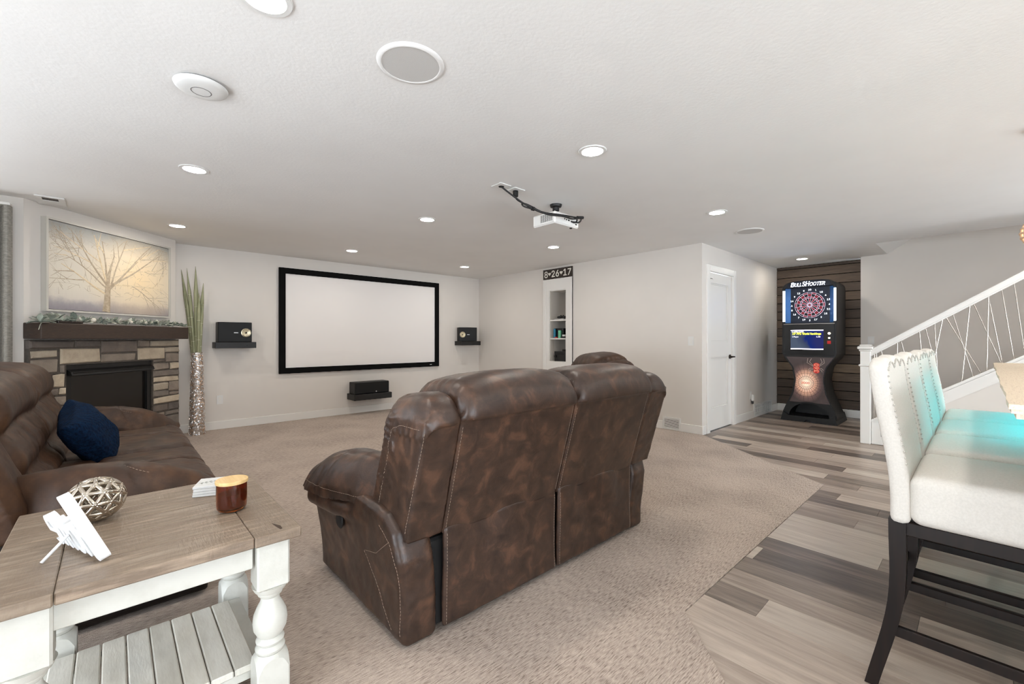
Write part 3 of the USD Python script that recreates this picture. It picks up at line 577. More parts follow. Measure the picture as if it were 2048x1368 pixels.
# ================================================================== SCREEN WALL
t = thing('projection_screen', 'large white fixed-frame projection screen with black velvet border on the back wall', 'projection screen', (3.145, YB - .03, .71))
sx0, sx1, sz0, sz1 = 1.782, 4.512, .711, 2.266
WMF = frame((0, YB - .001, 0), (1, 0, 0), (0, 0, 1))
t.part('frame', extr(sbox(sx0, sz0, sx1, sz1).difference(sbox(sx0 + .083, sz0 + .083, sx1 - .083, sz1 - .083)), .045, WMF), pbr('black_velvet', (7, 7, 7), rough=.9, spec=.2), smooth=False)
t.part('screen_fabric', extr(sbox(sx0 + .07, sz0 + .07, sx1 - .07, sz1 - .07), .025, WMF), pbr('screen_white', (236, 232, 229), rough=.8, spec=.2), smooth=False)
t.part('badge', extr(sbox(sx1 - .20, sz0 + .032, sx1 - .155, sz0 + .046), .0465, WMF), pbr('badge_silver', (190, 190, 190), rough=.3, metal=.5), smooth=False)
CONE = pbr('gold_cone', (196, 182, 150), (214, 204, 178), scale=6, rough=.3, metal=.6)
def shelf_speaker(x0, x1, sx_a, sx_b, drv, rot, lab1, lab2):
    s = thing('floating_shelf', lab1, 'shelf', ((x0 + x1) / 2, YB - .13, 1.095)); s.part('shelf_board', bx(x0, x1, YB - .24, YB - .001, 1.098, 1.178, .003), BLACKP)
    cx = (sx_a + sx_b) / 2; sp = thing('bookshelf_speaker', lab2, 'speaker', (cx, YB - .125, 1.178)); R = tr(cx, YB - .115, 1.179) @ rotz(rot)
    hw = (sx_b - sx_a) / 2; hd = .085
    sp.part('cabinet', xf(bx(-hw, hw, -hd, hd, 0, .265, .005), R), pbr('black_satin', (15, 15, 15), rough=.5, spec=.3))
    FR = R @ frame((0, -hd, 0), (1, 0, 0), (0, 0, 1))
    dx = drv * (hw - .07)
    c = sp.part('driver_ring', xf(lathe([(.046, 0), (.050, .006), (.058, .005), (.060, 0), (.046, 0)], n=32), FR @ tr(dx, .125, 0)), pbr('driver_rim', (168, 156, 132), rough=.25, metal=.9), smooth=40)
    sp.part('driver_cone', xf(lathe([(0, .004), (.012, .003), (.014, -.004), (.047, .003), (.047, -.006), (0, -.006)], n=32), FR @ tr(dx, .125, .0068)), CONE, smooth=40)
    sp.part('dust_cap', xf(lathe([(0, .016), (.010, .012), (.014, .004), (0, .004)], n=20), FR @ tr(dx, .125, 0)), BLACKP, smooth=True)
    sp.part('badge', xf(bx(-.025, .025, .120, .130, 0, .002), FR @ tr(dx - drv * .115, 0, 0)), pbr('badge_silver', (190, 190, 190), rough=.3, metal=.5))
    s.part('screw_cap', xf(trimesh.creation.cylinder(.006, .003), tr(x1 - .11, YB - .241, 1.135) @ rotx(PI / 2)), BLACKG)
shelf_speaker(.975, 1.445, 1.01, 1.40, 1, 0.0, 'black floating shelf left of the projection screen', 'black bookshelf speaker with gold driver on the left shelf')
shelf_speaker(4.90, 5.355, 4.93, 5.29, -1, -.35, 'black floating shelf right of the projection screen', 'black bookshelf speaker with gold driver on the right shelf, turned inward')
s = thing('floating_shelf', 'low black floating shelf centred below the projection screen', 'shelf', (3.10, YB - .14, .23)); s.part('shelf_board', bx(2.79, 3.43, YB - .29, YB - .001, .245, .338, .004), BLACKP)
c = thing('center_speaker', 'wide black centre-channel speaker on the low shelf below the screen', 'speaker', (3.11, YB - .14, .339))
c.part('cabinet', bx(2.82, 3.40, YB - .235, YB - .02, .339, .525, .006), BLACKP); c.part('grille', bx(2.825, 3.395, YB - .255, YB - .236, .345, .52, .006), pbr('grille_cloth', (20, 20, 20), rough=.9, bump=.3, bscale=400, bdist=.001))
c.part('badge', xf(trimesh.creation.cylinder(.011, .004), tr(3.17, YB - .2565, .368) @ rotx(PI / 2)), pbr('badge_silver', (190, 190, 190), rough=.3, metal=.5))

# ================================================================== MEDIA NICHE
t = thing('media_cabinet', 'white framed built-in media shelf recessed in the right wall', 'shelf unit', (XN, 4.84, 0), kind=None)
fm = sbox(-5.16, 0.004, -4.52, 2.235).difference(sbox(-NY1, .845, -NY0, NZ1))
RW = frame((XN - .001, 0, 0), (0, -1, 0), (0, 0, 1))
t.part('face_frame', extr(fm, .018, RW), WHITE, smooth=False)
for a, b in ((-5.16, -5.10), (-4.58, -4.52)): t.part('trim_strip', extr(sbox(a, .004, b, 2.235), .026, RW), WHITE, smooth=False)
dp = .40
t.part('niche_back', bx(XN + dp - .01, XN + dp, NY0, NY1, NZ0, NZ1), pbr('niche_paint', (196, 189, 180), rough=.6)); t.part('niche_side', bx(XN, XN + dp - .01, NY1 - .01, NY1, NZ0, NZ1), pbr('niche_paint', (196, 189, 180), rough=.6))
t.part('niche_side', bx(XN, XN + dp - .01, NY0, NY0 + .01, NZ0, NZ1), pbr('niche_paint', (196, 189, 180), rough=.6)); t.part('niche_top', bx(XN, XN + dp - .01, NY0 + .01, NY1 - .01, NZ1 - .01, NZ1), WHITE)
for z_ in (.845, 1.235, 1.545): t.part('shelf', bx(XN - .008, XN + dp - .01, NY0 + .01, NY1 - .01, z_ - .022, z_, .002), WHITE)
g = thing('game_controller', 'black game controller lying on the top media shelf', 'controller', (XN + .12, 4.84, 1.58))
P_ = lambda P: smin(smin(rbox(P, (XN + .12, 4.84, 1.595), (.03, .055, .018), .016), np.linalg.norm((P - (XN + .09, 4.775, 1.588)) / (1, 1, .8), axis=-1) - .026, .03), np.linalg.norm((P - (XN + .09, 4.905, 1.588)) / (1, 1, .8), axis=-1) - .026, .03)
g.part('shell', nets(P_, (XN + .03, 4.72, 1.555), (XN + .18, 4.96, 1.63), .006), BLACKP, smooth=True)
for y in (4.815, 4.865): g.part('thumbstick', trimesh.creation.cylinder(.01, .016, transform=tr(XN + .105, y, 1.618)), BLACK)
solid('streaming_box', bx(XN + .02, XN + .20, 4.735, 4.945, 1.5455, 1.566, .003), pbr('grey_box', (150, 148, 146), rough=.5), 'flat grey media box under the game controller on the top shelf', 'media player')
solid('game_console', bx(XN + .06, XN + .30, 4.78, 4.985, 1.2355, 1.40, .004), BLACKG, 'black game console box on the middle media shelf', 'game console')
solid('game_case', bx(XN + .025, XN + .052, 4.93, 4.965, 1.2355, 1.395, .002), pbr('teal_case', (36, 120, 150), rough=.4), 'blue game case standing at the left end of the middle media shelf', 'game case')
solid('game_case', bx(XN + .02, XN + .055, 4.815, 4.855, 1.2355, 1.365, .002), pbr('mint_case', (120, 200, 160), rough=.4), 'mint green game case in front of the black console', 'game case')
solid('white_adapter', bx(XN + .03, XN + .08, 4.72, 4.775, 1.262, 1.295, .004), WHITEP, 'small white adapter box on a black base, right on the middle media shelf', 'adapter')
solid('black_router', bx(XN + .02, XN + .20, 4.675, 4.80, 1.2355, 1.2615, .004), BLACKP, 'flat black router under the white adapter on the middle media shelf', 'router')
solid('red_cartridge', bx(XN + .005, XN + .05, 4.885, 4.925, 1.2355, 1.256, .003), pbr('red_plastic', (190, 50, 40), rough=.4), 'small red cartridge at the front of the middle media shelf', 'cartridge')
g = thing('av_receiver', 'black audio video receiver on the lowest visible media shelf', 'receiver', (XN + .17, 4.80, .8455))
g.part('case', bx(XN + .03, XN + .33, 4.67, 4.95, .8455, 1.01, .004), BLACKP); g.part('display', bx(XN + .026, XN + .031, 4.74, 4.86, .955, .985), BLACKG); g.part('volume_knob', trimesh.creation.cylinder(.022, .02, transform=tr(XN + .022, 4.915, .93) @ roty(PI / 2)), BLACKG)
solid('disc_player', bx(XN + .06, XN + .30, 4.69, 4.80, 1.0105, 1.045, .003), BLACKG, 'slim black disc player stacked on the receiver', 'disc player')
# date sign
t = thing('date_sign', 'dark wooden sign with white numbers and hearts above the media shelf', 'sign', (XN - .02, 4.84, 2.245))
t.part('board', extr(sbox(-5.165, 2.238, -4.52, 2.405), .016, RW), pbr('sign_wood', (46, 38, 33), (60, 50, 43), scale=6, stretch=(1, 1, 14), rough=.7), smooth=False)
SW = pbr('sign_white', (232, 228, 216), rough=.7)
def heart(s): a = np.linspace(0, 2 * PI, 40); return Polygon([(s * 16 * math.sin(x) ** 3 / 17, s * (13 * math.cos(x) - 5 * math.cos(2 * x) - 2 * math.cos(3 * x) - math.cos(4 * x)) / 17) for x in a])
for tx, yy in (('8', 5.095), ('26', 4.885), ('17', 4.625)): t.part('lettering', text(tx, .105, (XN - .0172, yy, 2.27), (0, -1, 0), (0, 0, 1), .003, True), SW, smooth=False, label='white painted %s' % tx)
for yy in (5.015, 4.755): t.part('heart', extr(heart(.034), .003, frame((XN - .0172, yy, 2.325), (0, -1, 0), (0, 0, 1))), SW, smooth=False)

# ================================================================== PROJECTOR
t = thing('projector', 'white ceiling-mounted video projector with side vent and rear ports', 'projector', (2.96, 2.63, 2.225))
px0, px1, py0, py1, pz0_, pz1_ = 2.80, 3.13, 2.50, 2.77, 2.225, 2.33
t.part('housing', bx(px0, px1, py0, py1, pz0_, pz1_, .012), pbr('projector_white', (232, 230, 226), rough=.4))
for i in range(6):
    for j in range(9): pass
t.part('vent_grille', cat_([bx(px0 - .002, px0 + .004, py0 + .03 + .012 * j, py0 + .036 + .012 * j, pz0_ + .025 + .011 * i, pz0_ + .033 + .011 * i) for i in range(6) for j in range(12)]), pbr('vent_dark', (92, 88, 84), rough=.8), smooth=False)
for i, (xx, zz_, w) in enumerate(((2.93, .055, .010), (2.955, .052, .012), (2.985, .05, .02), (3.02, .046, .014), (3.045, .042, .014), (3.085, .03, .022))): t.part('port', bx(xx - w / 2, xx + w / 2, py0 - .002, py0 + .004, pz0_ + zz_ - .006, pz0_ + zz_ + .006), BLACK)
t.part('lens', lathe([(.0, 0), (.034, 0), (.036, .03), (.030, .03), (.026, .012), (0, .008)], n=28).apply_transform(tr(3.05, py1 - .006, pz0_ + .055) @ rotx(-PI / 2)), BLACKG, smooth=40)
t.part('foot', trimesh.creation.cylinder(.012, .008, transform=tr(3.05, 2.53, pz0_ - .003)), BLACK)
t.part('mount_arm', lathe([(0, 0), (.02, 0), (.022, .05), (.03, .055), (.03, .085), (.05, .09), (.055, .1105), (0, .1105)], (2.965, 2.635, 2.329), 24), BLACKP, smooth=40, label='black ceiling mount')
for i, (cx, cy, r) in enumerate(((2.275, 2.60, .0), (2.43, 2.60, .0))):
    w = thing('cable_wall_plate', ['white square ceiling plate farther left with cables passing through', 'white square ceiling plate nearer the projector with a plugged-in cord'][i], 'cable plate', (cx, cy, CEIL - .006))
    w.part('cover_plate', bx(cx - .058, cx + .058, cy - .058, cy + .058, CEIL - .007, CEIL, .003), WHITEP); w.part('opening', trimesh.creation.cylinder(.022, .003, transform=tr(cx, cy, CEIL - .0075)), BLACK)
t = thing('projector_cables', 'bundle of black cables sagging from ceiling plates to the projector', 'cables', (2.6, 2.52, 2.25))
c1 = spline([(2.275, 2.60, 2.432), (2.36, 2.545, 2.36), (2.46, 2.50, 2.30), (2.60, 2.45, 2.255), (2.80, 2.42, 2.265), (2.95, 2.43, 2.285), (3.06, 2.45, 2.30)], 10)
c2 = spline([(2.43, 2.60, 2.395), (2.435, 2.585, 2.36), (2.46, 2.52, 2.315), (2.60, 2.455, 2.262), (2.80, 2.425, 2.272), (3.0, 2.44, 2.29), (3.06, 2.47, 2.275), (3.05, 2.498, 2.265)], 10)
c3 = spline([(2.52, 2.48, 2.275), (2.43, 2.50, 2.285), (2.425, 2.515, 2.31), (2.48, 2.50, 2.305), (2.62, 2.44, 2.25), (2.8, 2.41, 2.258), (2.93, 2.42, 2.262), (3.09, 2.45, 2.30), (3.09, 2.47, 2.27), (3.02, 2.499, 2.268)], 10)
for c in (c1, c2, c3): t.part('cable', tube(c, .007, 8), BLACKP, smooth=True)
t.part('plug', cat_([bx(2.408, 2.452, 2.585, 2.615, 2.385, 2.4325, .006)]), BLACKP); t.part('cable_tie', tube([c1[24] - (.01, 0, 0), c1[24] + (.012, 0, 0)], .017, 10), BLACK); t.part('connector', tube([(3.04, 2.45, 2.30), (3.11, 2.44, 2.31)], .014, 8), BLACK)

# ================================================================== DART MACHINE
DXF, DYC = 7.50, 1.742
DM = frame((DXF, DYC, 0), (0, -1, 0), (0, 0, 1))            # local x = right as seen from the room, y = up, z = towards the room
t = thing('dart_machine', 'tall black electronic dart machine glowing in front of the dark shiplap', 'dart machine', (DXF + .3, DYC, 0.002))
def half(z_): return float(np.interp(z_, [0, .06, .12, .25, .42, .62, .80, .93, 1.0], [.325, .338, .335, .285, .215, .185, .215, .30, .337]))
zs = np.concatenate([np.linspace(0.004, 1.0, 46), [1.95]]); out = [(-half(z_), z_) for z_ in zs]
arc = [(-.337 + .337 * (1 - math.cos(a)) * .4, 1.95 + .135 * math.sin(a)) for a in np.linspace(.15, PI / 2, 10)]
topl = [(-.337, 1.95)] + [(-.30 * math.cos(a) ** .45 - .037 * math.cos(a), 1.95 + .135 * math.sin(a) ** .8) for a in np.linspace(.1, PI / 2, 12)]
left = out[:-1] + topl; sil = Polygon(left + [(-x, y) for x, y in left[::-1]]).buffer(0)
upper = sil.intersection(sbox(-1, .92, 1, 3)); lower = sil.intersection(sbox(-1, 0, 1, .93))
def slabm(poly, z0, z1): return extr(poly, z1 - z0, DM @ tr(0, 0, z0))
cabm = trimesh.boolean.difference([slabm(upper, -.58, 0.0), slabm(sbox(-.300, 1.455, .300, 1.985), -.085, .1), slabm(sbox(-.332, 1.475, -.299, 1.95), -.066, .1), slabm(sbox(.299, 1.475, .332, 1.95), -.066, .1)], engine='manifold')
t.part('cabinet', cabm, BLACKP, smooth=25)
opening = Polygon([(.25 * math.cos(a), .075 + .20 * math.sin(a)) for a in np.linspace(0, PI, 24)])
t.part('pedestal', trimesh.boolean.difference([slabm(lower, -.50, -.02), slabm(opening, -.35, .1)], engine='manifold'), BLACKP, smooth=25)
foot = Polygon([(-.345, 0.004), (-.315, .12), (-.25, .075), (.25, .075), (.315, .12), (.345, 0.004)])
t.part('base', trimesh.boolean.difference([slabm(foot.buffer(.006), -.62, .03), slabm(Point(0, 0).buffer(.04), -.03, .1)], engine='manifold'), BLACKP, smooth=25)
BLU = pbr('board_blue', (10, 26, 52), rough=.4); t.part('board_panel', slabm(sbox(-.299, 1.457, .299, 1.983), -.084, -.078), BLU, smooth=False)
GLOWS = pbr('light_strip', (190, 225, 255), emis=7, ecol=(190, 226, 255))
for sx in (-1, 1):
    t.part('light_strip', extr(Polygon([(0, -.002), (-.004, -.002), (-.034, -.060), (-.030, -.060)]), .465, DM @ np.array([[sx, 0, 0, sx * .334], [0, 0, 1, 1.48], [0, 1, 0, 0], [0, 0, 0, 1.0]])), GLOWS, smooth=False)
    t.part('side_reflector', extr(Polygon([(0, 0), (.055, 0), (0, .06)]), .52, DM @ np.array([[sx, 0, 0, -sx * .299], [0, 0, 1, 1.46], [0, 1, 0, -.078], [0, 0, 0, 1.0]])), pbr('reflector_blue', (70, 120, 180), rough=.3, metal=.3), smooth=False)
t.part('header', slabm(Polygon([(-.285, 1.985), (.285, 1.985), (.255, 2.055), (.12, 2.072), (-.12, 2.072), (-.255, 2.055)]), -.002, .008), pbr('header_blue', (14, 24, 44), rough=.25), smooth=False)
hl = pbr('header_lit', (235, 240, 255), emis=2.2, ecol=(225, 235, 255))
for tx, x, h_, w in (('B', -.200, .060, .046), ('ULL', -.128, .050, .088), ('SH', -.036, .066, .086), ('OOTER', .108, .050, .185)):
    t.part('header_lettering', text(tx, h_, (0, 0, 0), (1, 0, 0), (.18, 1, 0), .004, True, width=w).apply_transform(DM @ tr(x, 1.998, .008)), hl, smooth=False, label='lit white letters %s' % tx)
# the dartboard
bc, R1 = (0.0, 1.722), .192
RED, BLK = pbr('segment_red', (130, 24, 40), rough=.5, emis=.25), pbr('segment_black', (14, 16, 24), rough=.5)
WEB = pbr('board_web', (222, 206, 226), rough=.5, emis=.5, ecol=(222, 206, 226))
order = [20, 1, 18, 4, 13, 6, 10, 15, 2, 17, 3, 19, 7, 16, 8, 11, 14, 9, 12, 5]
def wedge(a0, a1, r0, r1): A = np.linspace(a0, a1, 5); return Polygon([(bc[0] + r1 * math.sin(a), bc[1] + r1 * math.cos(a)) for a in A] + [(bc[0] + r0 * math.sin(a), bc[1] + r0 * math.cos(a)) for a in A[::-1]])
webs = []
for i in range(20):
    a = i * PI / 10; h = PI / 20
    m1 = cat_([slabm(wedge(a - h, a + h, r0, r1), -.078, -.072) for r0, r1 in ((.125, .165), (.03, .100))]); m2 = cat_([slabm(wedge(a - h, a + h, r0, r1), -.078, -.072) for r0, r1 in ((.165, .184), (.100, .125))])
    t.part('segment', m1, RED if i % 2 == 0 else BLK, smooth=False); t.part('ring_segment', m2, BLK if i % 2 == 0 else RED, smooth=False)
    webs.append(slabm(LineString([(bc[0] + .016 * math.sin(a + h), bc[1] + .016 * math.cos(a + h)), (bc[0] + .19 * math.sin(a + h), bc[1] + .19 * math.cos(a + h))]).buffer(.0013), -.073, -.069))
for r in (.031, .103, .122, .166, .189): webs.append(slabm(Point(bc).buffer(r + .0017).difference(Point(bc).buffer(r - .0017)), -.073, -.068))
t.part('web', cat_(webs), WEB, smooth=False); t.part('bullseye', slabm(Point(bc).buffer(.014), -.073, -.066), RED, smooth=False)
NUM = pbr('board_number', (235, 238, 245), emis=1.0, ecol=(235, 240, 250))
for i, v in enumerate(order):
    a = i * PI / 10; r = .226; t.part('number', text(str(v), .024, (0, 0, 0), (1, 0, 0), (0, 1, 0), .003, True).apply_transform(DM @ tr(bc[0] + r * 1.06 * math.sin(a), bc[1] + r * math.cos(a) - .012, -.078)), NUM, smooth=False)
# monitor panel
t.part('chrome_strip', slabm(sbox(-.315, 1.437, .315, 1.447), 0, .012), STEEL, smooth=False)
t.part('monitor_panel', slabm(sbox(-.312, .985, .312, 1.430).buffer(-.008).buffer(.008), 0, .014), BLACKG, smooth=False)
MON = mat('monitor_picture', {'tc': ('texture_coordinate', {}), 'n': ('noise_texture', {'scale': 3.5, 'detail': 4}), 'sx': ('separate_xyz', {}), 'st': ('math', {'math_type': 'multiply_add', 'value2': -2.2, 'value3': 0.05}), 'ad': ('math', {'math_type': 'add'}),
    'r': ('rgb_ramp', {'ramp': [(0.25, lin((66, 76, 92))), (0.5, lin((52, 60, 82))), (0.62, lin((20, 36, 96))), (0.85, lin((36, 40, 86)))]}), 'e': ('emission', {'strength': 0.9})},
    [('tc.object', 'sx.vector'), ('sx.y', 'st.value1'), ('tc.object', 'n.vector'), ('n.fac', 'ad.value1'), ('st.value', 'ad.value2'), ('ad.value', 'r.fac'), ('r.color', 'e.color')], 'e.emission')
sc = t.part('screen', slabm(sbox(-.222, 1.065, .188, 1.355), .014, .016), MON, smooth=False)
E_ = lambda n, c, s=1.3: pbr(n, c, emis=s)
sc.part('screen_bar', slabm(sbox(-.222, 1.340, .188, 1.355), .016, .0175), E_('bar_white', (226, 220, 235)), smooth=False); sc.part('screen_bar', slabm(sbox(-.222, 1.065, .188, 1.082), .016, .0175), E_('bar_white', (226, 220, 235)), smooth=False)
sc.part('screen_text', text("10' PPD World Rankings", .030, (0, 0, 0), (1, 0, 0), (0, 1, 0), .0015, True, width=.36).apply_transform(DM @ tr(-.02, 1.283, .016)), E_('screen_yellow', (226, 232, 60), 1.6), smooth=False, label='yellow screen heading')
for tx, x, y, w in (('PLAYERS ONLINE', -.13, 1.318, .15), ('1 Player', -.16, 1.245, .08), ('128', .125, 1.245, .05)): sc.part('screen_text', text(tx, .016, (0, 0, 0), (1, 0, 0), (0, 1, 0), .0015, True, width=w).apply_transform(DM @ tr(x, y, .016)), E_('bar_white', (226, 220, 235)), smooth=False)
for y, r in ((1.30, .018), (1.235, .014)): t.part('button', xf(lathe([(0, 0), (r, 0), (r, .006), (r * .7, .010), (0, .010)], n=24), DM @ tr(.255, y, .014)), E_('button_lit', (250, 236, 205), 1.2), smooth=40)
t.part('coin_slot', slabm(sbox(.232, 1.15, .275, 1.195), .014, .02), pbr('slot_red', (150, 18, 14), emis=.5), smooth=False)
# backlit art panel on the waist
ap = Polygon([(-half(z_) + .03, z_) for z_ in np.linspace(.285, .955, 20)] + [(half(z_) - .012, z_) for z_ in np.linspace(.955, .285, 20)]).difference(affinity.scale(opening, 1.12, 1.12, origin=(0, .075)))
ART = mat('art_print', {'tc': ('texture_coordinate', {}), 'm': ('mapping', {'location': (0, -.12, -1.96), 'scale': (0.01, 4.6, 3.4)}), 'g': ('gradient_texture', {'gradient_type': 'spherical'}),
    'r': ('rgb_ramp', {'ramp': [(0.0, lin((58, 48, 47))), (0.25, lin((96, 74, 70))), (0.5, lin((196, 150, 126))), (0.85, lin((238, 214, 190))), (1.0, lin((250, 236, 214)))]}), 'p': ('principled_bsdf', {'roughness': 0.3, 'emission_strength': 0.4})},
    [('tc.object', 'm.vector'), ('m.vector', 'g.vector'), ('g.fac', 'r.fac'), ('r.color', 'p.base_color'), ('r.color', 'p.emission_color')], 'p.BSDF')
art = t.part('art_panel', slabm(ap, -.022, .001), ART, smooth=False, label='backlit printed panel with web and red spider')
wc_, wl = (-.03, .575), []
for i in range(26):
    a = 2 * PI * i / 26; wl.append(LineString([(wc_[0] + .06 * math.cos(a), wc_[1] + .05 * math.sin(a)), (wc_[0] + .34 * math.cos(a), wc_[1] + .34 * math.sin(a))]).buffer(.0016))
for r in (.095, .145, .20, .27): wl.append(Point(0, 0).buffer(r + .0017).difference(Point(0, 0).buffer(r - .0017)).__class__([(wc_[0] + x, wc_[1] + y) for x, y in Point(0, 0).buffer(r + .0017).exterior.coords], [[(wc_[0] + x, wc_[1] + y) for x, y in Point(0, 0).buffer(r - .0017).exterior.coords]]))
art.part('printed_web', slabm(shapely.union_all(wl).intersection(ap.buffer(-.002)), .001, .0018), pbr('web_ink', (70, 48, 42), rough=.4), smooth=False)
art.part('printed_text', text('2000', .030, (0, 0, 0), (1, 0, 0), (0, 1, 0), .001, True, width=.105).apply_transform(DM @ tr(-.035, .56, .0018)), pbr('ink_orange', (206, 70, 34), rough=.4, emis=.2), smooth=False, label='orange print 2000')
sb, body = (.10, .80), []
for dz, rx, ry in ((.045, .040, .030), (0, .042, .032), (-.048, .038, .030)): body.append(affinity.scale(Point(sb[0], sb[1] + dz).buffer(1), rx, ry))
art.part('printed_spider', slabm(shapely.union_all(body).intersection(ap), .001, .0022), pbr('spider_red', (196, 44, 38), rough=.4, emis=.2), smooth=False, label='red spider body')
legs = []
for sx in (-1, 1):
    for L in ([(.035, .03), (.085, .085), (.062, .135)], [(.035, .02), (.115, .075), (.105, .135)], [(.038, -.01), (.075, -.005), (.10, -.03)], [(.038, -.02), (.07, -.03), (.085, -.055)]):
        legs.append(LineString([(sb[0] + sx * x * (1 if sx < 0 else .82), sb[1] + y) for x, y in L]).buffer(.0035))
art.part('spider_leg', slabm(shapely.union_all(legs).intersection(ap.buffer(-.002)), .001, .002), pbr('spider_leg', (176, 160, 150), rough=.4), smooth=False)
art.part('printed_text', text('360', .05, (0, 0, 0), (0, 1, 0), (-1, 0, 0), .001, True, width=.125).apply_transform(DM @ tr(sb[0] + .024, sb[1], .0022)), pbr('ink_pale', (236, 160, 130), rough=.4, emis=.2), smooth=False, label='pale print 360 on the spider')

# ================================================================== STAIRS
XS = 6.50
t = thing('staircase', 'carpeted stairs climbing to the right behind the white railing', 'stairs', (7.3, -.2, 0))
rise, run = .185, .27
for i in range(9):
    y1 = .80 - i * run; t.part('step', bx(XS + .068, 8.175, y1 - run - .02, y1, max(0.004, i * rise - .05) if i else 0.004, (i + 1) * rise, .006), CARPET)
t = thing('stair_railing', 'white stair handrail with slim crossing metal rods above a white skirt', 'railing', (XS, .3, 0))
rz = lambda y: 1.085 + SL * (.91 - y)
def slant(y0, y1, z0, z1, x0, x1):
    return hull([(x, y, f_(y)) for x in (x0, x1) for y in (y0, y1) for f_ in (z0, z1)])
YE = -1.6
t.part('handrail', cat_([slant(.886, YE, lambda y: rz(y) - .06, lambda y: rz(y), XS - .04, XS + .04), slant(.886, YE, lambda y: rz(y) - .08, lambda y: rz(y) - .055, XS - .022, XS + .022), slant(.886, YE, lambda y: rz(y) - .018, lambda y: rz(y) - .006, XS - .052, XS + .052)]), WHITE, smooth=False)
sk = lambda y: .245 + SL * (.90 - y)
t.part('shoe_rail', slant(.885, YE, lambda y: sk(y), lambda y: sk(y) + .03, XS - .03, XS + .03), WHITE, smooth=False)
t.part('skirt_board', slant(.885, YE, lambda y: sk(y) - .135, lambda y: sk(y) + .002, XS - .022, XS + .02), WHITE, smooth=False)
t.part('skirt_molding', slant(.885, YE, lambda y: sk(y) - .035, lambda y: sk(y) - .005, XS - .032, XS - .02), WHITE, smooth=False)
ROD = pbr('rod_metal', (200, 192, 182), rough=.25, metal=.85)
for yb, yt in ((.86, .86), (.845, .84), (.72, .80), (.66, .66), (.50, .63), (.43, .48), (.30, .43), (.42, .30), (.33, .36), (.02, .27), (.155, .10), (.075, .22), (-.02, -.03), (-.125, -.03), (-.12, .07), (-.20, -.12), (-.27, -.20), (-.30, -.34), (-.42, -.30), (-.36, -.48), (-.6, -.52), (-.56, -.68)):
    xo = XS + (.012 if yb < yt else -.010); t.part('rod', tube([(xo, yb, sk(yb) + .028), (xo, yt, rz(yt) - .078)], .0055, 6), ROD, smooth=True)
under = Polygon([(.885, .006), (.885, .245 - .135 + SL * .015), (YE, sk(YE) - .13), (YE, .006)])
struct('wall_under_stairs', extr(under, .08, frame((XS - .015, 0, 0), (0, 1, 0), (0, 0, 1))), WALL, 'pale wall under the stair railing')
t.part('base_block', bx(XS - .034, XS + .03, .62, .885, .004, .26, .006), WHITE, label='white panelled block beside the newel post')
t.part('block_panel', bx(XS - .036, XS - .03, .66, .80, .10, .18, .002), pbr('block_recess', (190, 187, 183), rough=.5))
t = thing('newel_post', 'square white newel post with moulded cap at the foot of the stairs', 'newel post', (XS - .01, .935, 0))
nx, ny = XS - .01, .935
t.part('shaft', bx(nx - .048, nx + .048, ny - .048, ny + .048, 0.002, 1.12, .005), WHITE)
for za, zb, w in ((.90, .925, .062), (1.075, 1.10, .058), (1.10, 1.135, .072), (1.135, 1.155, .055)): t.part('cap_molding' if za > 1 else 'collar', bx(nx - w, nx + w, ny - w, ny + w, za, zb, .008), WHITE)

# ================================================================== BAR AND STOOLS
COUNT = pbr('counter_stone', (196, 172, 142), (222, 204, 178), c3=(168, 140, 110), lo=.25, hi=.8, scale=4, detail=8, stretch=(3, 40, 30), rough=.35, distort=.5)
def live_edge():
    xs = np.linspace(1.55, 4.2, 50); f_ = [(x, -.04 + .0015 * math.sin(9 * x) + .001 * math.sin(23 * x)) for x in xs]
    f_[-1] = (4.2, -.05); return Polygon(f_ + [(4.2, -.72), (1.55, -.72)])
cs_ = cat_([extr(live_edge(), .012, tr(0, 0, 1.055)), extr(affinity.translate(live_edge().buffer(-.004), 0, 0), .01, tr(0, 0, 1.045)), extr(live_edge().buffer(-.012), .013, tr(0, 0, 1.032))])
t = thing('bar_counter', 'bar counter with beige streaked rough-edged slab at the right edge', 'bar counter', (2.9, -.5, 0))
t.part('counter_slab', cs_, COUNT, smooth=False)
t.part('bar_wall', bx(1.6, 4.12, -.62, -.46, 0.002, 1.031), WALL)
t.part('led_strip', bx(2.75, 4.1, -.312, -.292, 1.024, 1.031), mat('led_cyan', {'e': ('emission', {'color': (0.0, 0.78, 1.0), 'strength': 24.0})}, [], 'e.emission'), label='glowing cyan light strip')
for x in (2.75, 3.7): t.part('bracket', cat_([bx(x - .02, x + .02, -.46, -.10, 1.02, 1.032), bx(x - .02, x + .02, -.16, -.10, .965, 1.02, .004)]), STEEL)
t = None
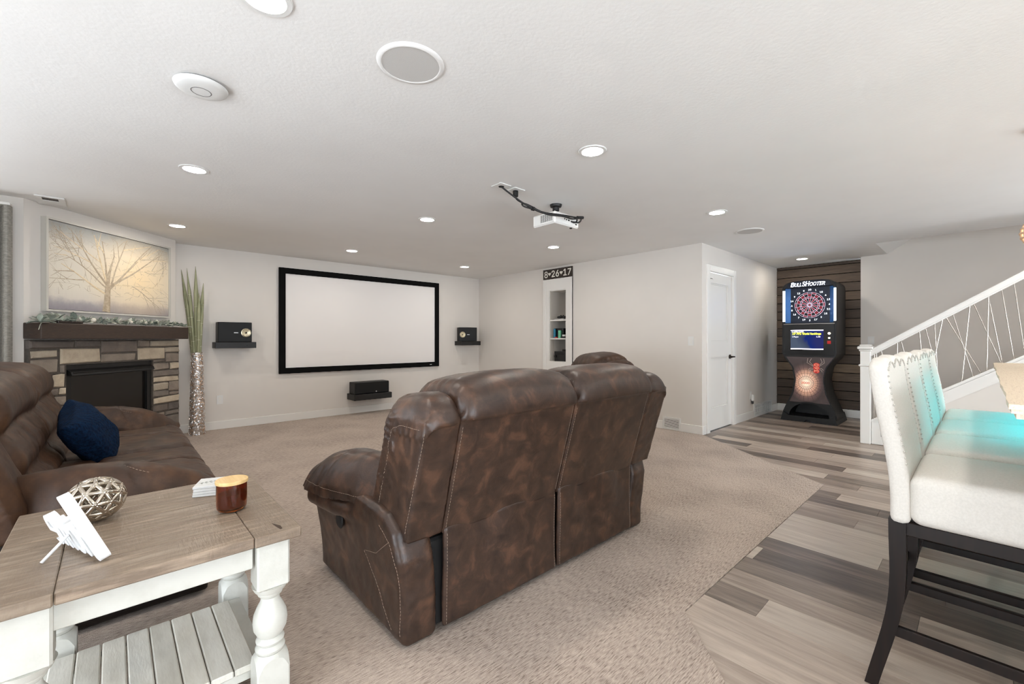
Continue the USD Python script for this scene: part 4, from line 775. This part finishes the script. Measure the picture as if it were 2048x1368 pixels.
def stool_mesh():
    nodes = []
    W, D = .46, .42
    lean = lambda z_: .165 + .062 * sstep(z_, .66, 1.2)            # front face of the back
    topz = lambda x: 1.118 + .030 * np.abs(np.cos((x - W / 2) / W * PI * 3.0)) ** .8 + .012 * np.cos((x - W / 2) / W * PI)
    def back(P):
        x, y, z_ = P[..., 0], P[..., 1], P[..., 2]
        c = lean(z_) + .027; d2 = np.maximum(np.maximum(np.abs(x - W / 2) - W / 2, (z_ - topz(x)) * .9), .60 - z_)
        a, b = d2 + .018, np.abs(y - c) - .027 + .018
        return (np.hypot(np.maximum(a, 0), np.maximum(b, 0)) + np.minimum(np.maximum(a, b), 0) - .018) * .9
    seat = lambda P: smin(rbox(P, (W / 2, -.075, .682), (W / 2 + .008, .245, .082), .035), 9.0 + 0 * P[..., 0], .01) - .014 * np.clip(1 - ((P[..., 0] - W / 2) / .24) ** 2, 0, 1) * np.clip(1 - ((P[..., 1] + .07) / .25) ** 2, 0, 1) * (P[..., 2] > .70)
    return W, back, seat, lean, topz
W_, backf, seatf, leanf, topf = stool_mesh()
LEGM = pbr('espresso_leg', (17, 10, 8), (28, 17, 12), scale=3, stretch=(12, 12, 1), rough=.4, spec=.3)
def leg(p0, p1, p2, a=.021, b=.016):
    pts = spline([p0, p1, p2], 6); V = []
    for i, p in enumerate(pts):
        w = a + (b - a) * i / (len(pts) - 1); V += [(p[0] - w, p[1] - w, p[2]), (p[0] + w, p[1] - w, p[2]), (p[0] + w, p[1] + w, p[2]), (p[0] - w, p[1] + w, p[2])]
    Fc = []
    for i in range(len(pts) - 1):
        for j in range(4): q = i * 4 + j; r = i * 4 + (j + 1) % 4; Fc += [(q, q + 4, r + 4), (q, r + 4, r)]
    n = len(V); Fc += [(0, 1, 2), (0, 2, 3), (n - 4, n - 2, n - 3), (n - 4, n - 1, n - 2)]
    m = trimesh.Trimesh(V, Fc, process=False); m.fix_normals(); return m
SL_ = ['cream upholstered bar stool nearest the camera, with nailhead trim and dark legs', 'second cream upholstered bar stool from the camera along the bar', 'third cream upholstered bar stool from the camera along the bar', 'farthest cream upholstered bar stool, at the far end of the bar']
for k in range(4):
    o = np.array((1.955 + .55 * k, 0, 0))
    if k: copy(S0, 'bar_stool', o, SL_[k]); continue
    S0 = thing('bar_stool', SL_[0], 'bar stool', (0, 0, 0), group='cream bar stools along the bar'); S0.prim.GetAttribute('xformOp:translate').Set(Gf.Vec3d(*map(float, o)))
    S0.part('backrest', nets(backf, (-.03, .12, .57), (W_ + .03, .40, 1.19), .010), LINEN, smooth=True)
    S0.part('seat', nets(seatf, (-.04, -.36, .58), (W_ + .04, .20, .80), .010), LINEN, smooth=True)
    st_ = []
    for x in (.006, W_ - .006):
        for z_ in np.arange(.80, 1.10, .0195): st_.append((x, leanf(z_) - .004, z_))
    for x in np.arange(.012, W_, .0125): st_.append((x, leanf(1.1) - .004, float(topf(np.array(x))) - .014))
    pr_ = project(backf, st_, .001); S0.part('nailhead_trim', cat_([trimesh.creation.icosphere(1, .0034).apply_translation(p) for p in pr_]), STUD, smooth=True)
    for x in (.03, W_ - .03):
        S0.part('leg', leg((x, .20, .605), (x, .205, .32), (x, .27, .004), .023, .018), LEGM, smooth=20); S0.part('leg', leg((x, -.285, .605), (x, -.285, .3), (x, -.285, .004), .023, .016), LEGM, smooth=20)
        S0.part('stretcher', bx(x - .01, x + .01, -.27, .215, .20, .235, .003), LEGM); S0.part('apron', bx(x - .012, x + .012, -.27, .19, .555, .602, .003), LEGM)
    S0.part('stretcher', bx(.04, W_ - .04, .205, .225, .33, .365, .003), LEGM); S0.part('footrest', bx(.04, W_ - .04, -.295, -.272, .28, .32, .003), LEGM)
    S0.part('apron', bx(.04, W_ - .04, .19, .21, .555, .602, .003), LEGM); S0.part('apron', bx(.04, W_ - .04, -.295, -.272, .555, .602, .003), LEGM)
# pendant lamp over the bar
WICK = pbr('pendant_weave', (226, 200, 172), (204, 172, 140), scale=40, rough=.6); pc_ = np.array((3.95, -.235, 1.84))
t = thing('pendant_lamp', 'round woven blond pendant lamp hanging over the bar, cut by the right edge', 'pendant lamp', pc_)
for k in range(9):
    a = k * PI / 9; q = [pc_ + .088 * np.array((math.cos(a) * math.sin(b), math.sin(a) * math.sin(b), math.cos(b))) for b in np.linspace(0, 2 * PI, 40)]; t.part('strand', tube(q, .006, 6), WICK, smooth=True)
for b in (-.6, -.3, 0, .3, .6): t.part('strand', tube([pc_ + .09 * np.array((math.cos(b) * math.cos(a), math.cos(b) * math.sin(a), math.sin(b))) for a in np.linspace(0, 2 * PI, 40)], .007, 6), WICK, smooth=True)
t.part('bulb', trimesh.creation.icosphere(2, .05).apply_translation(pc_), pbr('bulb_glow', (255, 226, 190), emis=9, ecol=(255, 214, 170)), smooth=True)
t.part('cord', tube([pc_ + (0, 0, .08), (pc_[0], pc_[1], CEIL - .02)], .004), BLACK); t.part('canopy', trimesh.creation.cylinder(.06, .02, transform=tr(pc_[0], pc_[1], CEIL - .0105)), STEEL)

# ================================================================== RECLINING SOFAS
def recliner(node, W, seats, wing, aw, leather, place, front_detail, res=.0125, stitch=True, foot_y=.93, arm_mat=None):
    """Local frame: x across (0..W), y from the rear face forward, z up; place maps local points to the world."""
    rot = place
    def add(name, f, lo, hi, m=leather, h=res, label=None):
        g = nets(f, lo, hi, h); g.apply_transform(rot); return node.part(name, g, m, smooth=True, label=label)
    sw = (W - 2 * wing) / seats
    def vgroove(x, xs, w=.016): return sum(np.exp(-((x - a) / w) ** 2) for a in xs)
    stitches = []
    def stitch_on(f, pts, off=.0006, **k):
        p = project(f, dense(pts), off); p = trimesh.transformations.transform_points(p, rot); stitches.extend(dashes(p, **k))
    # --- centre backs
    for i in range(seats):
        x0 = wing + i * sw; cx = x0 + sw / 2; hx = sw / 2 - .004
        def back(P, cx=cx, hx=hx):
            x, y, z = P[..., 0], P[..., 1], P[..., 2]; ax = np.abs(x - cx)
            body = poly2(y, z, [(.0, .42), (-.138, .92), (.10, .93), (.21, .80), (.30, .60), (.31, .44)])
            body = ext2(body, x - cx, hx, .012)
            fr = sstep(y, .02, .12)
            g = vgroove(x, (cx,)) * .022 * fr * (z < .84) + lump(P, 8, .02) * fr
            droop = .035 * (ax / hx) ** 2.5
            head = ext2(seg2(y, z + droop, (-.030, .945), (.115, .93)) * 1.0 - .138, x - cx, hx + .004, .06) + g * .5
            head = np.maximum(head, np.where(y < .06, (.905 - .10 * sstep(y, -.05, .06) - z), -1.0))
            mid = ext2(seg2(y, z, (.15, .73), (.18, .69)) - .118, x - cx, hx, .05) + g
            lum = ext2(seg2(y, z, (.20, .53), (.24, .50)) - .118, x - cx, hx, .05) + g
            d = smin(smin(smin(body, head, .016), mid, .012), lum, .012)
            gather = .004 * np.sin(P[..., 1] * 120 + 5 * z) * np.exp(-((ax - hx) / .035) ** 2) * (z > .92)
            return (d + lump(P, 22, .006, 3) * (.25 + .75 * fr) + gather) * .85
        add('seat_back', back, (cx - hx - .04, -.25, .38), (cx + hx + .04, .43, 1.13))
        def flap(P, cx=cx, hx=hx):
            x, y, z = P[..., 0], P[..., 1], P[..., 2]
            w = .007 * np.sin(x * 16 + z * 5 + i) * sstep(z, .05, .3)
            return rbox(P - np.stack([0 * x, w, 0 * x], -1), (cx, .006, .245), (hx - .004, .012, .205), .008) + lump(P, 14, .005, 5)
        add('back_flap', flap, (cx - hx - .02, -.04, .02), (cx + hx + .02, .06, .48))
        if stitch:
            for s in (-1, 1):
                xe = cx + s * (hx - .016)
                if s == -1 or i < seats - 1 or True: stitch_on(flap, [(xe, -.01, .05), (xe, -.01, .43)])
                stitch_on(back, [(cx + s * (hx - .012), -.005, .45), (cx + s * (hx - .012), -.14, .88)])
        # --- seat and footrest
        def seat(P, cx=cx, hx=hx):
            x, y, z = P[..., 0], P[..., 1], P[..., 2]
            g = vgroove(x, (cx,), .014) * .022 + np.exp(-((y - .50) / .014) ** 2) * .02
            d = rbox(P, (cx, .55, .37), (hx - .002, .36, .135), .075) - .028 * np.clip(1 - ((x - cx) / hx) ** 2, 0, 1) * (z > .4)
            fr = rbox(P, (cx, foot_y - .03, .30), (hx - .004, .085, .215), .08)
            return (smin(d, fr, .014) + g * (z > .2) + lump(P, 9, .016, 2) + lump(P, 24, .005, 8)) * .85
        add('seat_cushion', seat, (cx - hx - .03, .17, .06), (cx + hx + .03, foot_y + .10, .58))
    # --- wings
    for s in (0, 1):
        cx = wing / 2 + .006 if s == 0 else W - wing / 2 - .006; hx = wing / 2 - .003
        if s == 1: cx, hx = W - wing / 2 + .022, wing / 2 + .018
        sg = -1 if s == 0 else 1
        def wingf(P, cx=cx, hx=hx, sg=sg):
            x, y, z = P[..., 0], P[..., 1], P[..., 2]; ox = (x - cx) * sg / hx
            body = ext2(poly2(y, z, [(.0, .43), (-.138, .92), (.12, .925), (.165, .90), (.31, .48), (.28, .45)]), x - cx, hx, .010)
            droop = .05 * np.clip(ox, 0, 1) ** 2.2
            top = ext2(seg2(y, z + droop, (-.035, .90), (.085, .885)) - .112, x - cx, hx + .006, .055)
            top = np.maximum(top, np.where(y < .10, (.895 - droop * .9 - z), -1.0))
            inner = ext2(seg2(y, z, (.14, .84), (.25, .55)) - .075, x - cx + sg * .01, hx, .05)
            ruche = .0042 * np.sin(z * 190 + 9 * np.sin(y * 14)) * np.exp(-((y - (.20 + (.68 - z) * .33)) / .035) ** 2) * (ox > .3) * sstep(z, .5, .6)
            gat = .0025 * np.sin(y * 150 + z * 20) * np.exp(-((z - .90 + droop) / .035) ** 2) * np.clip(ox, 0, 1)
            return (smin(smin(body, top, .010), inner, .02) + lump(P, 9, .008, 6) + lump(P, 26, .004, 3) + ruche + gat) * .85
        add('back_wing', wingf, (cx - hx - .04, -.24, .40), (cx + hx + .05, .42, 1.06))
        if stitch:
            xo = cx + sg * (hx - .002)
            stitch_on(wingf, [(xo, .01, .47), (xo, -.132, .885)]); stitch_on(wingf, [(xo, .245, .50), (xo, .205, .60), (xo, .11, .86), (xo, .03, .885), (xo, -.10, .885)])
    # --- arms
    for s in (0, 1):
        sg = -1 if s == 0 else 1; ac = aw / 2 if s == 0 else W - aw / 2
        prof = [(.02, .02), (.0, .36), (.035, .47), (.12, .52), (.60, .55), (.92, .50), (.95, .44), (.93, .30), (.90, .02)]
        def arm(P, ac=ac, sg=sg):
            x, y, z = P[..., 0], P[..., 1], P[..., 2]; x2 = x - ac - sg * .028 * sstep(z, .10, .46)
            d = ext2(poly2(y, z, prof), x2, aw / 2, .035)
            xr = x if sg < 0 else W - x; ro = np.interp(y, [.05, .2, .4, .6, .85, .95], [.02, -.01, -.03, -.065, -.085, -.05])
            roll = ext2(seg2(y, z, (.10, .440), (.90, .415)) - .050, xr - (ro + .18) / 2, (.18 - ro) / 2, .05)
            return (smin(d, roll, .006) + lump(P, 8, .010, 4) + lump(P, 26, .004, 9)) * .9
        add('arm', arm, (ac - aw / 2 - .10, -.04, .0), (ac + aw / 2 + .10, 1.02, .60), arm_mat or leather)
        pout = lambda y: np.interp(y, [.14, .28, .40, .60, .78, .88, .95, .99], [.06, .025, -.025, -.075, -.105, -.11, -.09, -.05])
        def pad(P, ac=ac, sg=sg):
            x, y, z = P[..., 0], P[..., 1], P[..., 2]; xr = x if sg < 0 else W - x; ou, inn = pout(y), np.interp(y, [.2, .3, .6, .85, .99], [.185, .205, .215, .205, .16])
            px = xr - (ou + inn) / 2; hw = (inn - ou) / 2
            top = np.interp(y, [.10, .25, .45, .60, .75, .88, .975], [.60, .66, .685, .675, .635, .575, .495]) - .14 * np.clip(np.abs(px) / hw, 0, 1.3) ** 2.6
            d = np.maximum(np.maximum((z - top) * .8, .492 - .05 * sstep(y, .3, 1.0) - z), np.maximum((np.abs(px) - hw) * .9, np.maximum(y - .99, .14 - y)))
            wr = .004 * np.sin(y * 95 + px * 30) * np.exp(-((np.abs(px) / hw - .75) / .22) ** 2) * sstep(meshkit.fbm(P * 6, 2, 3), .45, .65)
            seam = .006 * np.exp(-((y - .60 - .9 * px * px / .03 * .12) / .008) ** 2)
            return (d - .004 + lump(P, 9, .012, 1) + wr + seam) * .8
        add('arm_pad', pad, (ac - aw / 2 - .12, .10, .46), (ac + aw / 2 + .12, 1.02, .72))
        if stitch:
            xo = ac + sg * .018
            fx = lambda q: q if sg < 0 else W - q
            stitch_on(pad, [(fx(float(pout(y)) + .006), y, .53 - .03 * y) for y in np.linspace(.30, .96, 16)])
            stitch_on(pad, [(xo + q * (aw / 2 + .05), .60 + .11 * q * q, .66) for q in np.linspace(-.9, .9, 12)])
            xa = ac + sg * (aw / 2 + .03)
            stitch_on(arm, [(xa, .15, .47), (xa, .065, .42), (xa, .022, .33), (xa, .012, .20), (xa, .03, .05)])
            stitch_on(arm, [(xa, .08, .42), (xa, .20, .335), (xa, .33, .30), (xa, .20, .16), (xa, .10, .05)])
            if front_detail: node.part('recline_handle', xf(lathe([(0, 0), (.035, 0), (.04, .006), (.03, .012), (0, .008)], n=24), rot @ tr(ac + sg * (aw / 2 + .030), .55, .37) @ rotz(0) @ roty(sg * PI / 2)), BLACKP, smooth=40)
    b = bx(aw * .6, W - aw * .6, .03, .86, .035, .40, .01); b.apply_transform(rot); node.part('frame', b, DARKF)
    for x in (.12, W - .12):
        for y in (.10, .80):
            f_ = trimesh.creation.cylinder(.025, .036, transform=rot @ tr(x, y, .024)); node.part('foot', f_, BLACKP)
    if stitches: node.part('stitching', cat_(stitches), STITCH, smooth=False, label='pale top-stitching', kind='stuff')
ls = thing('reclining_loveseat', 'brown leather two-seat reclining loveseat seen from behind in the centre', 'loveseat', (1.69, 1.95, .006))
recliner(ls, 1.74, 2, .168, .165, LEATH, tr(.82, 1.50, 0), True, res=.011)
sf = thing('reclining_sofa', 'wide brown reclining sofa with tufted back at the left edge, before the fireplace', 'sofa', (-.1, 3.7, .006))
recliner(sf, 2.29, 2, .22, .20, SUEDE, tr(-.565, 4.79, 0) @ rotz(-PI / 2), False, res=.014, arm_mat=pbr('shade_side_leather', (15, 10, 8), (24, 16, 12), scale=9, detail=8, rough=.5, spec=.3, bump=.25, bscale=160, bdist=.0015))  # shade under the end table put into the darker arm leather
rc = thing('recliner_chair', 'brown recliner armchair mostly hidden behind the right end of the loveseat', 'armchair', (3.8, 2.3, .006))
recliner(rc, .98, 1, .17, .17, SUEDE, tr(3.90, 2.78, 0) @ rotz(math.radians(60)) @ tr(-.49, 0, 0), False, res=.016, stitch=False)
def pillow(P):
    x, y, z = P[..., 0] / .172, P[..., 1] / .172, P[..., 2]; r = np.clip(1 - np.abs(x) ** 2.6, 0, 1) * np.clip(1 - np.abs(y) ** 2.6, 0, 1)
    edge = np.maximum(np.abs(x) + .05 * (1 - y * y), np.abs(y) + .05 * (1 - x * x)) - 1
    return np.maximum((np.abs(z) - .095 * np.sqrt(np.maximum(r, 0)) - .006) * .6, edge * .18) + .0012 * np.sin(P[..., 1] * 330 + 4 * np.sin(P[..., 0] * 30)) + lump(P, 7, .03, 12)
pm = nets(pillow, (-.26, -.26, -.13), (.26, .26, .13), .008)
pm.apply_transform(tr(-.105, 3.60, .662) @ rotz(math.radians(-12)) @ roty(math.radians(60)) @ rotz(math.radians(25)))
solid('throw_pillow', pm, NAVY, 'dark navy blue plush throw pillow resting on the brown sofa seat', 'pillow', smooth=True)

# ================================================================== END TABLE
TX0, TX1, TY0, TY1, TZ = -.243, .461, 1.533, 2.292, .600
t = thing('end_table', 'farmhouse end table with weathered grey plank top and white turned legs', 'end table', ((TX0 + TX1) / 2, (TY0 + TY1) / 2, .006))
bw = .135
def board(x0, x1, y0, y1, m):
    g = bx(x0, x1, y0, y1, TZ - .034, TZ - .001 * RNG.random(), .0035); t.part('top_board', g, m, smooth=False)
board(TX0, TX0 + bw, TY0, TY1, TOPW[1]); board(TX1 - bw, TX1, TY0, TY1, TOPW[1])
ys = np.linspace(TY0 + .004, TY1 - .004, 6)
for a, b in zip(ys[:-1], ys[1:]): board(TX0 + bw + .0012, TX1 - bw - .0012, a + .0008, b - .0008, TOPW[0])
kn = TX1 - .055
t.part('top_knot', hull([(kn - .002, TY0 + .004, TZ - .002), (kn + .003, TY0 + .004, TZ - .002), (kn + .004, TY0 + .05, TZ + .0006), (kn - .006, TY0 + .045, TZ + .0006), (kn - .014, TY0 + .09, TZ + .0004)]), pbr('crack_dark', (64, 48, 36), rough=.8), smooth=False)
def turned(cx, cy):
    b1 = bx(cx - .048, cx + .048, cy - .048, cy + .048, .407, TZ - .035, .006)
    rb1 = lathe([(0, .36), (.035, .36), (.048, .372), (.056, .388), (.0, .388)], (cx, cy, 0), 32)
    pr_ = [(0, .175), (.036, .175), (.044, .182), (.046, .190), (.042, .198), (.036, .202), (.042, .207), (.044, .214), (.040, .222), (.034, .226), (.040, .232), (.050, .250), (.053, .272), (.050, .295), (.040, .318), (.030, .335), (.028, .348), (.037, .356), (.040, .364), (.034, .372), (0, .372)]
    up_ = np.diag((.97, .97, 1.055, 1.0)); C0 = tr(cx, cy, 0); rb1 = xf(rb1, C0 @ up_ @ tr(-cx, -cy, 0)); body = xf(lathe(pr_, (cx, cy, 0), 40), C0 @ up_ @ tr(-cx, -cy, 0))
    foot = trimesh.boolean.intersection([bx(cx - .05, cx + .05, cy - .05, cy + .05, .008, .178, .005), lathe([(0, 0), (.07, 0), (.07, .125), (.058, .16), (.042, .178), (0, .178)], (cx, cy, 0), 40)], engine='manifold')
    foot = xf(foot, C0 @ up_ @ tr(-cx, -cy, 0)); return cat_([b1, rb1, body]), foot
for cx, cy in ((TX1 - .075, TY0 + .078), (TX1 - .075, TY1 - .078), (TX0 + .085, TY0 + .078), (TX0 + .100, TY1 - .078)):
    a, b = turned(cx, cy); L_ = t.part('leg', a, DISTW, smooth=35); L_.part('leg_block', b, DISTW, smooth=30)
for m in (bx(TX0 + .13, TX1 - .13, TY0 + .055, TY0 + .08, .482, TZ - .035, .003), bx(TX0 + .13, TX1 - .13, TY1 - .08, TY1 - .055, .482, TZ - .035, .003), bx(TX0 + .055, TX0 + .08, TY0 + .13, TY1 - .13, .482, TZ - .035, .003), bx(TX1 - .08, TX1 - .055, TY0 + .13, TY1 - .13, .482, TZ - .035, .003)): t.part('apron', m, DISTW, smooth=False)
xs = np.linspace(TX0 + .085, TX1 - .105, 9)
for i, (a, b) in enumerate(zip(xs[:-1], xs[1:])):
    t.part('shelf_board', bx(a + .0015, b - .0015, TY0 + .12, TY1 - .165, .114, .137 - .001 * RNG.random(), .004), SHELFW[i % 3], smooth=False)
t.part('shelf_rail', bx(TX0 + .085, TX1 - .105, TY0 + .13, TY0 + .16, .085, .1135), DISTW, smooth=False)
for x in (TX0 + .085, TX1 - .085): t.part('shelf_rail', bx(x - .022, x + .022, TY0 + .13, TY1 - .13, .072, .1135), DISTW, smooth=False)
t.part('shelf_rail', bx(TX0 + .085, TX1 - .105, TY1 - .205, TY1 - .175, .085, .1135), DISTW, smooth=False)

# things on the table
# amber candle
cb = np.array((.3186, 1.854, TZ)); t = thing('amber_candle', 'amber glass jar candle with bamboo lid on the end table', 'candle', cb)
AMB = mat('amber_glass', {'p': ('principled_bsdf', {'base_color': lin((186, 96, 30)), 'roughness': 0.03, 'transmission_weight': 0.97, 'ior': 1.48, 'coat_weight': 0.5})}, [], 'p.BSDF')
t.part('jar', lathe([(0, 0), (.035, 0), (.043, .004), (.0475, .014), (.0485, .03), (.0485, .098), (.0445, .098), (.0445, .03), (.042, .014), (.03, .008), (0, .008)], cb, 48), AMB, smooth=40)
t.part('wax', lathe([(0, .0085), (.03, .0085), (.041, .015), (.0435, .03), (.0435, .062), (0, .062)], cb, 40), pbr('candle_wax', (120, 58, 20), rough=.5), smooth=40)
BAMB = pbr('bamboo_lid', (214, 176, 116), (226, 192, 136), scale=3, stretch=(30, 2, 1), rough=.45)
t.part('lid', lathe([(0, .104), (.044, .104), (.044, .0985), (.0505, .0985), (.0515, .101), (.0515, .109), (.050, .1105), (0, .1105)], cb, 48), BAMB, smooth=35)
# coaster stack
for i in range(4):
    m = bx(-.0575, .0575, -.0575, .0575, 0, .0095, .0012); R = tr(.302, 2.123, TZ + .0103 * i) @ rotz(math.radians(-20 + (i * 7 % 5 - 2) * .9))
    c = thing('coaster', ['white square stone coaster, bottom of the stack of four', 'white square stone coaster, second from the bottom of the stack', 'white square stone coaster, second from the top of the stack', 'white square stone coaster with printed grey tree sprig, top of the stack'][i], 'coaster', R[:3, 3], group='stacked stone coasters')
    n_ = c.part('tile', xf(m, R), MARBLE, smooth=False)
    if i == 3:
        sp = [LineString([(-.045, -.012), (-.01, .0), (.04, .008)]).buffer(.0008)] + [affinity.rotate(affinity.scale(Point(x, y).buffer(1), .0055, .0026), a, origin=(x, y)) for x, y, a in ((-.038, -.004, 60), (-.036, -.018, -50), (-.026, .004, 50), (-.022, -.012, -40), (-.012, .009, 45), (-.006, -.008, -35), (.004, .01, 40), (.01, -.004, -30), (.02, .014, 35), (.028, .0, -30))]
        c.part('printed_sprig', extr(shapely.union_all(sp), .0004, R @ tr(0, 0, .0095)), pbr('print_grey', (128, 132, 124), rough=.5), smooth=False)
# silver lattice orb
ob = np.array((-.043, 2.054, TZ)); t = thing('lattice_orb', 'silver openwork metal orb on the end table behind the word sign', 'ornament', ob)
ico = trimesh.creation.icosphere(1, 1.0); sc_ = np.array((.073, .073, .066)); cc = ob + (0, 0, .0735)
SILO = pbr('antique_silver', (196, 186, 172), rough=.16, metal=1.0)
for a, b in ico.edges_unique:
    pts = [ico.vertices[a] * (1 - s) + ico.vertices[b] * s for s in np.linspace(0, 1, 6)]; t.part('strut', tube([cc + sc_ * p / np.linalg.norm(p) for p in pts], .0072, 8), SILO, smooth=True)
[t.part('joint', trimesh.creation.icosphere(1, .0088).apply_translation(cc + sc_ * v), SILO, smooth=True) for v in ico.vertices]
# word sign, seen from behind
A_, B_ = np.array((-.0114, 1.650, TZ)), np.array((-.112, 1.897, TZ))
rd = (B_ - A_) / np.linalg.norm(B_ - A_)                    # reading direction, seen from the sofa side
bk = np.cross((0, 0, 1), rd) * 1.0                           # horizontal, towards the camera side
if bk @ np.array((-1, -.3, 0)) < 0: bk = -bk
upv = np.array((0, 0, 1)) * math.cos(.28) + bk * math.sin(.28)
t = thing('word_sign', 'white cut-out word sign leaning on a stick on the end table, seen from behind', 'sign', A_ + (B_ - A_) * .5)
SGN = pbr('sign_lacquer', (214, 214, 214), rough=.35)
Mw = frame(A_ + np.array((0, 0, .011)), rd, upv); nrm = Mw[:3, 2]
def ring2(cx, cy, rx, ry, w): return affinity.scale(Point(cx, cy).buffer(1, 24), rx, ry).difference(affinity.scale(Point(cx, cy).buffer(1, 24), rx - w, ry - w))
hh = LineString([(.018, .012), (.018, .205)]).buffer(.016).union(LineString([(.018, .06), (.035, .088), (.056, .088), (.064, .065), (.064, .014)]).buffer(.0135))
oo = ring2(.110, .053, .036, .053, .022)
mm = LineString([(.152, .014), (.152, .098)]).buffer(.0125).union(LineString([(.152, .07), (.165, .094), (.178, .088), (.183, .06), (.183, .014)]).buffer(.0115)).union(LineString([(.183, .07), (.197, .094), (.210, .088), (.215, .06), (.215, .016)]).buffer(.0115))
ee = ring2(.258, .054, .034, .054, .021).difference(Polygon([(.262, .018), (.31, .018), (.31, .046), (.262, .046)])).union(sbox(.235, .046, .288, .063))
link = sbox(.06, .004, .26, .014)
sk_ = lambda g: affinity.affine_transform(g, [.90, .47, 0, .82, 0, 0])
hh, oo, mm, ee, link = map(sk_, (hh, oo, mm, ee, link))
for g, nm in ((hh, 'h'), (oo, 'o'), (mm, 'm'), (ee, 'e')): t.part('letter', extr(g, .024, Mw @ tr(0, 0, -.012)), SGN, smooth=30, label='white letter %s' % nm)
t.part('base_stroke', extr(link, .020, Mw @ tr(0, 0, -.010)), SGN, smooth=False)
p1 = A_ + rd * .15 + upv * .06 + bk * .012; p0_ = np.array(((p1 + bk * .055)[0], (p1 + bk * .055)[1], TZ + .003))
t.part('prop_stick', tube([p1, p0_], .0042), SGN, smooth=True)
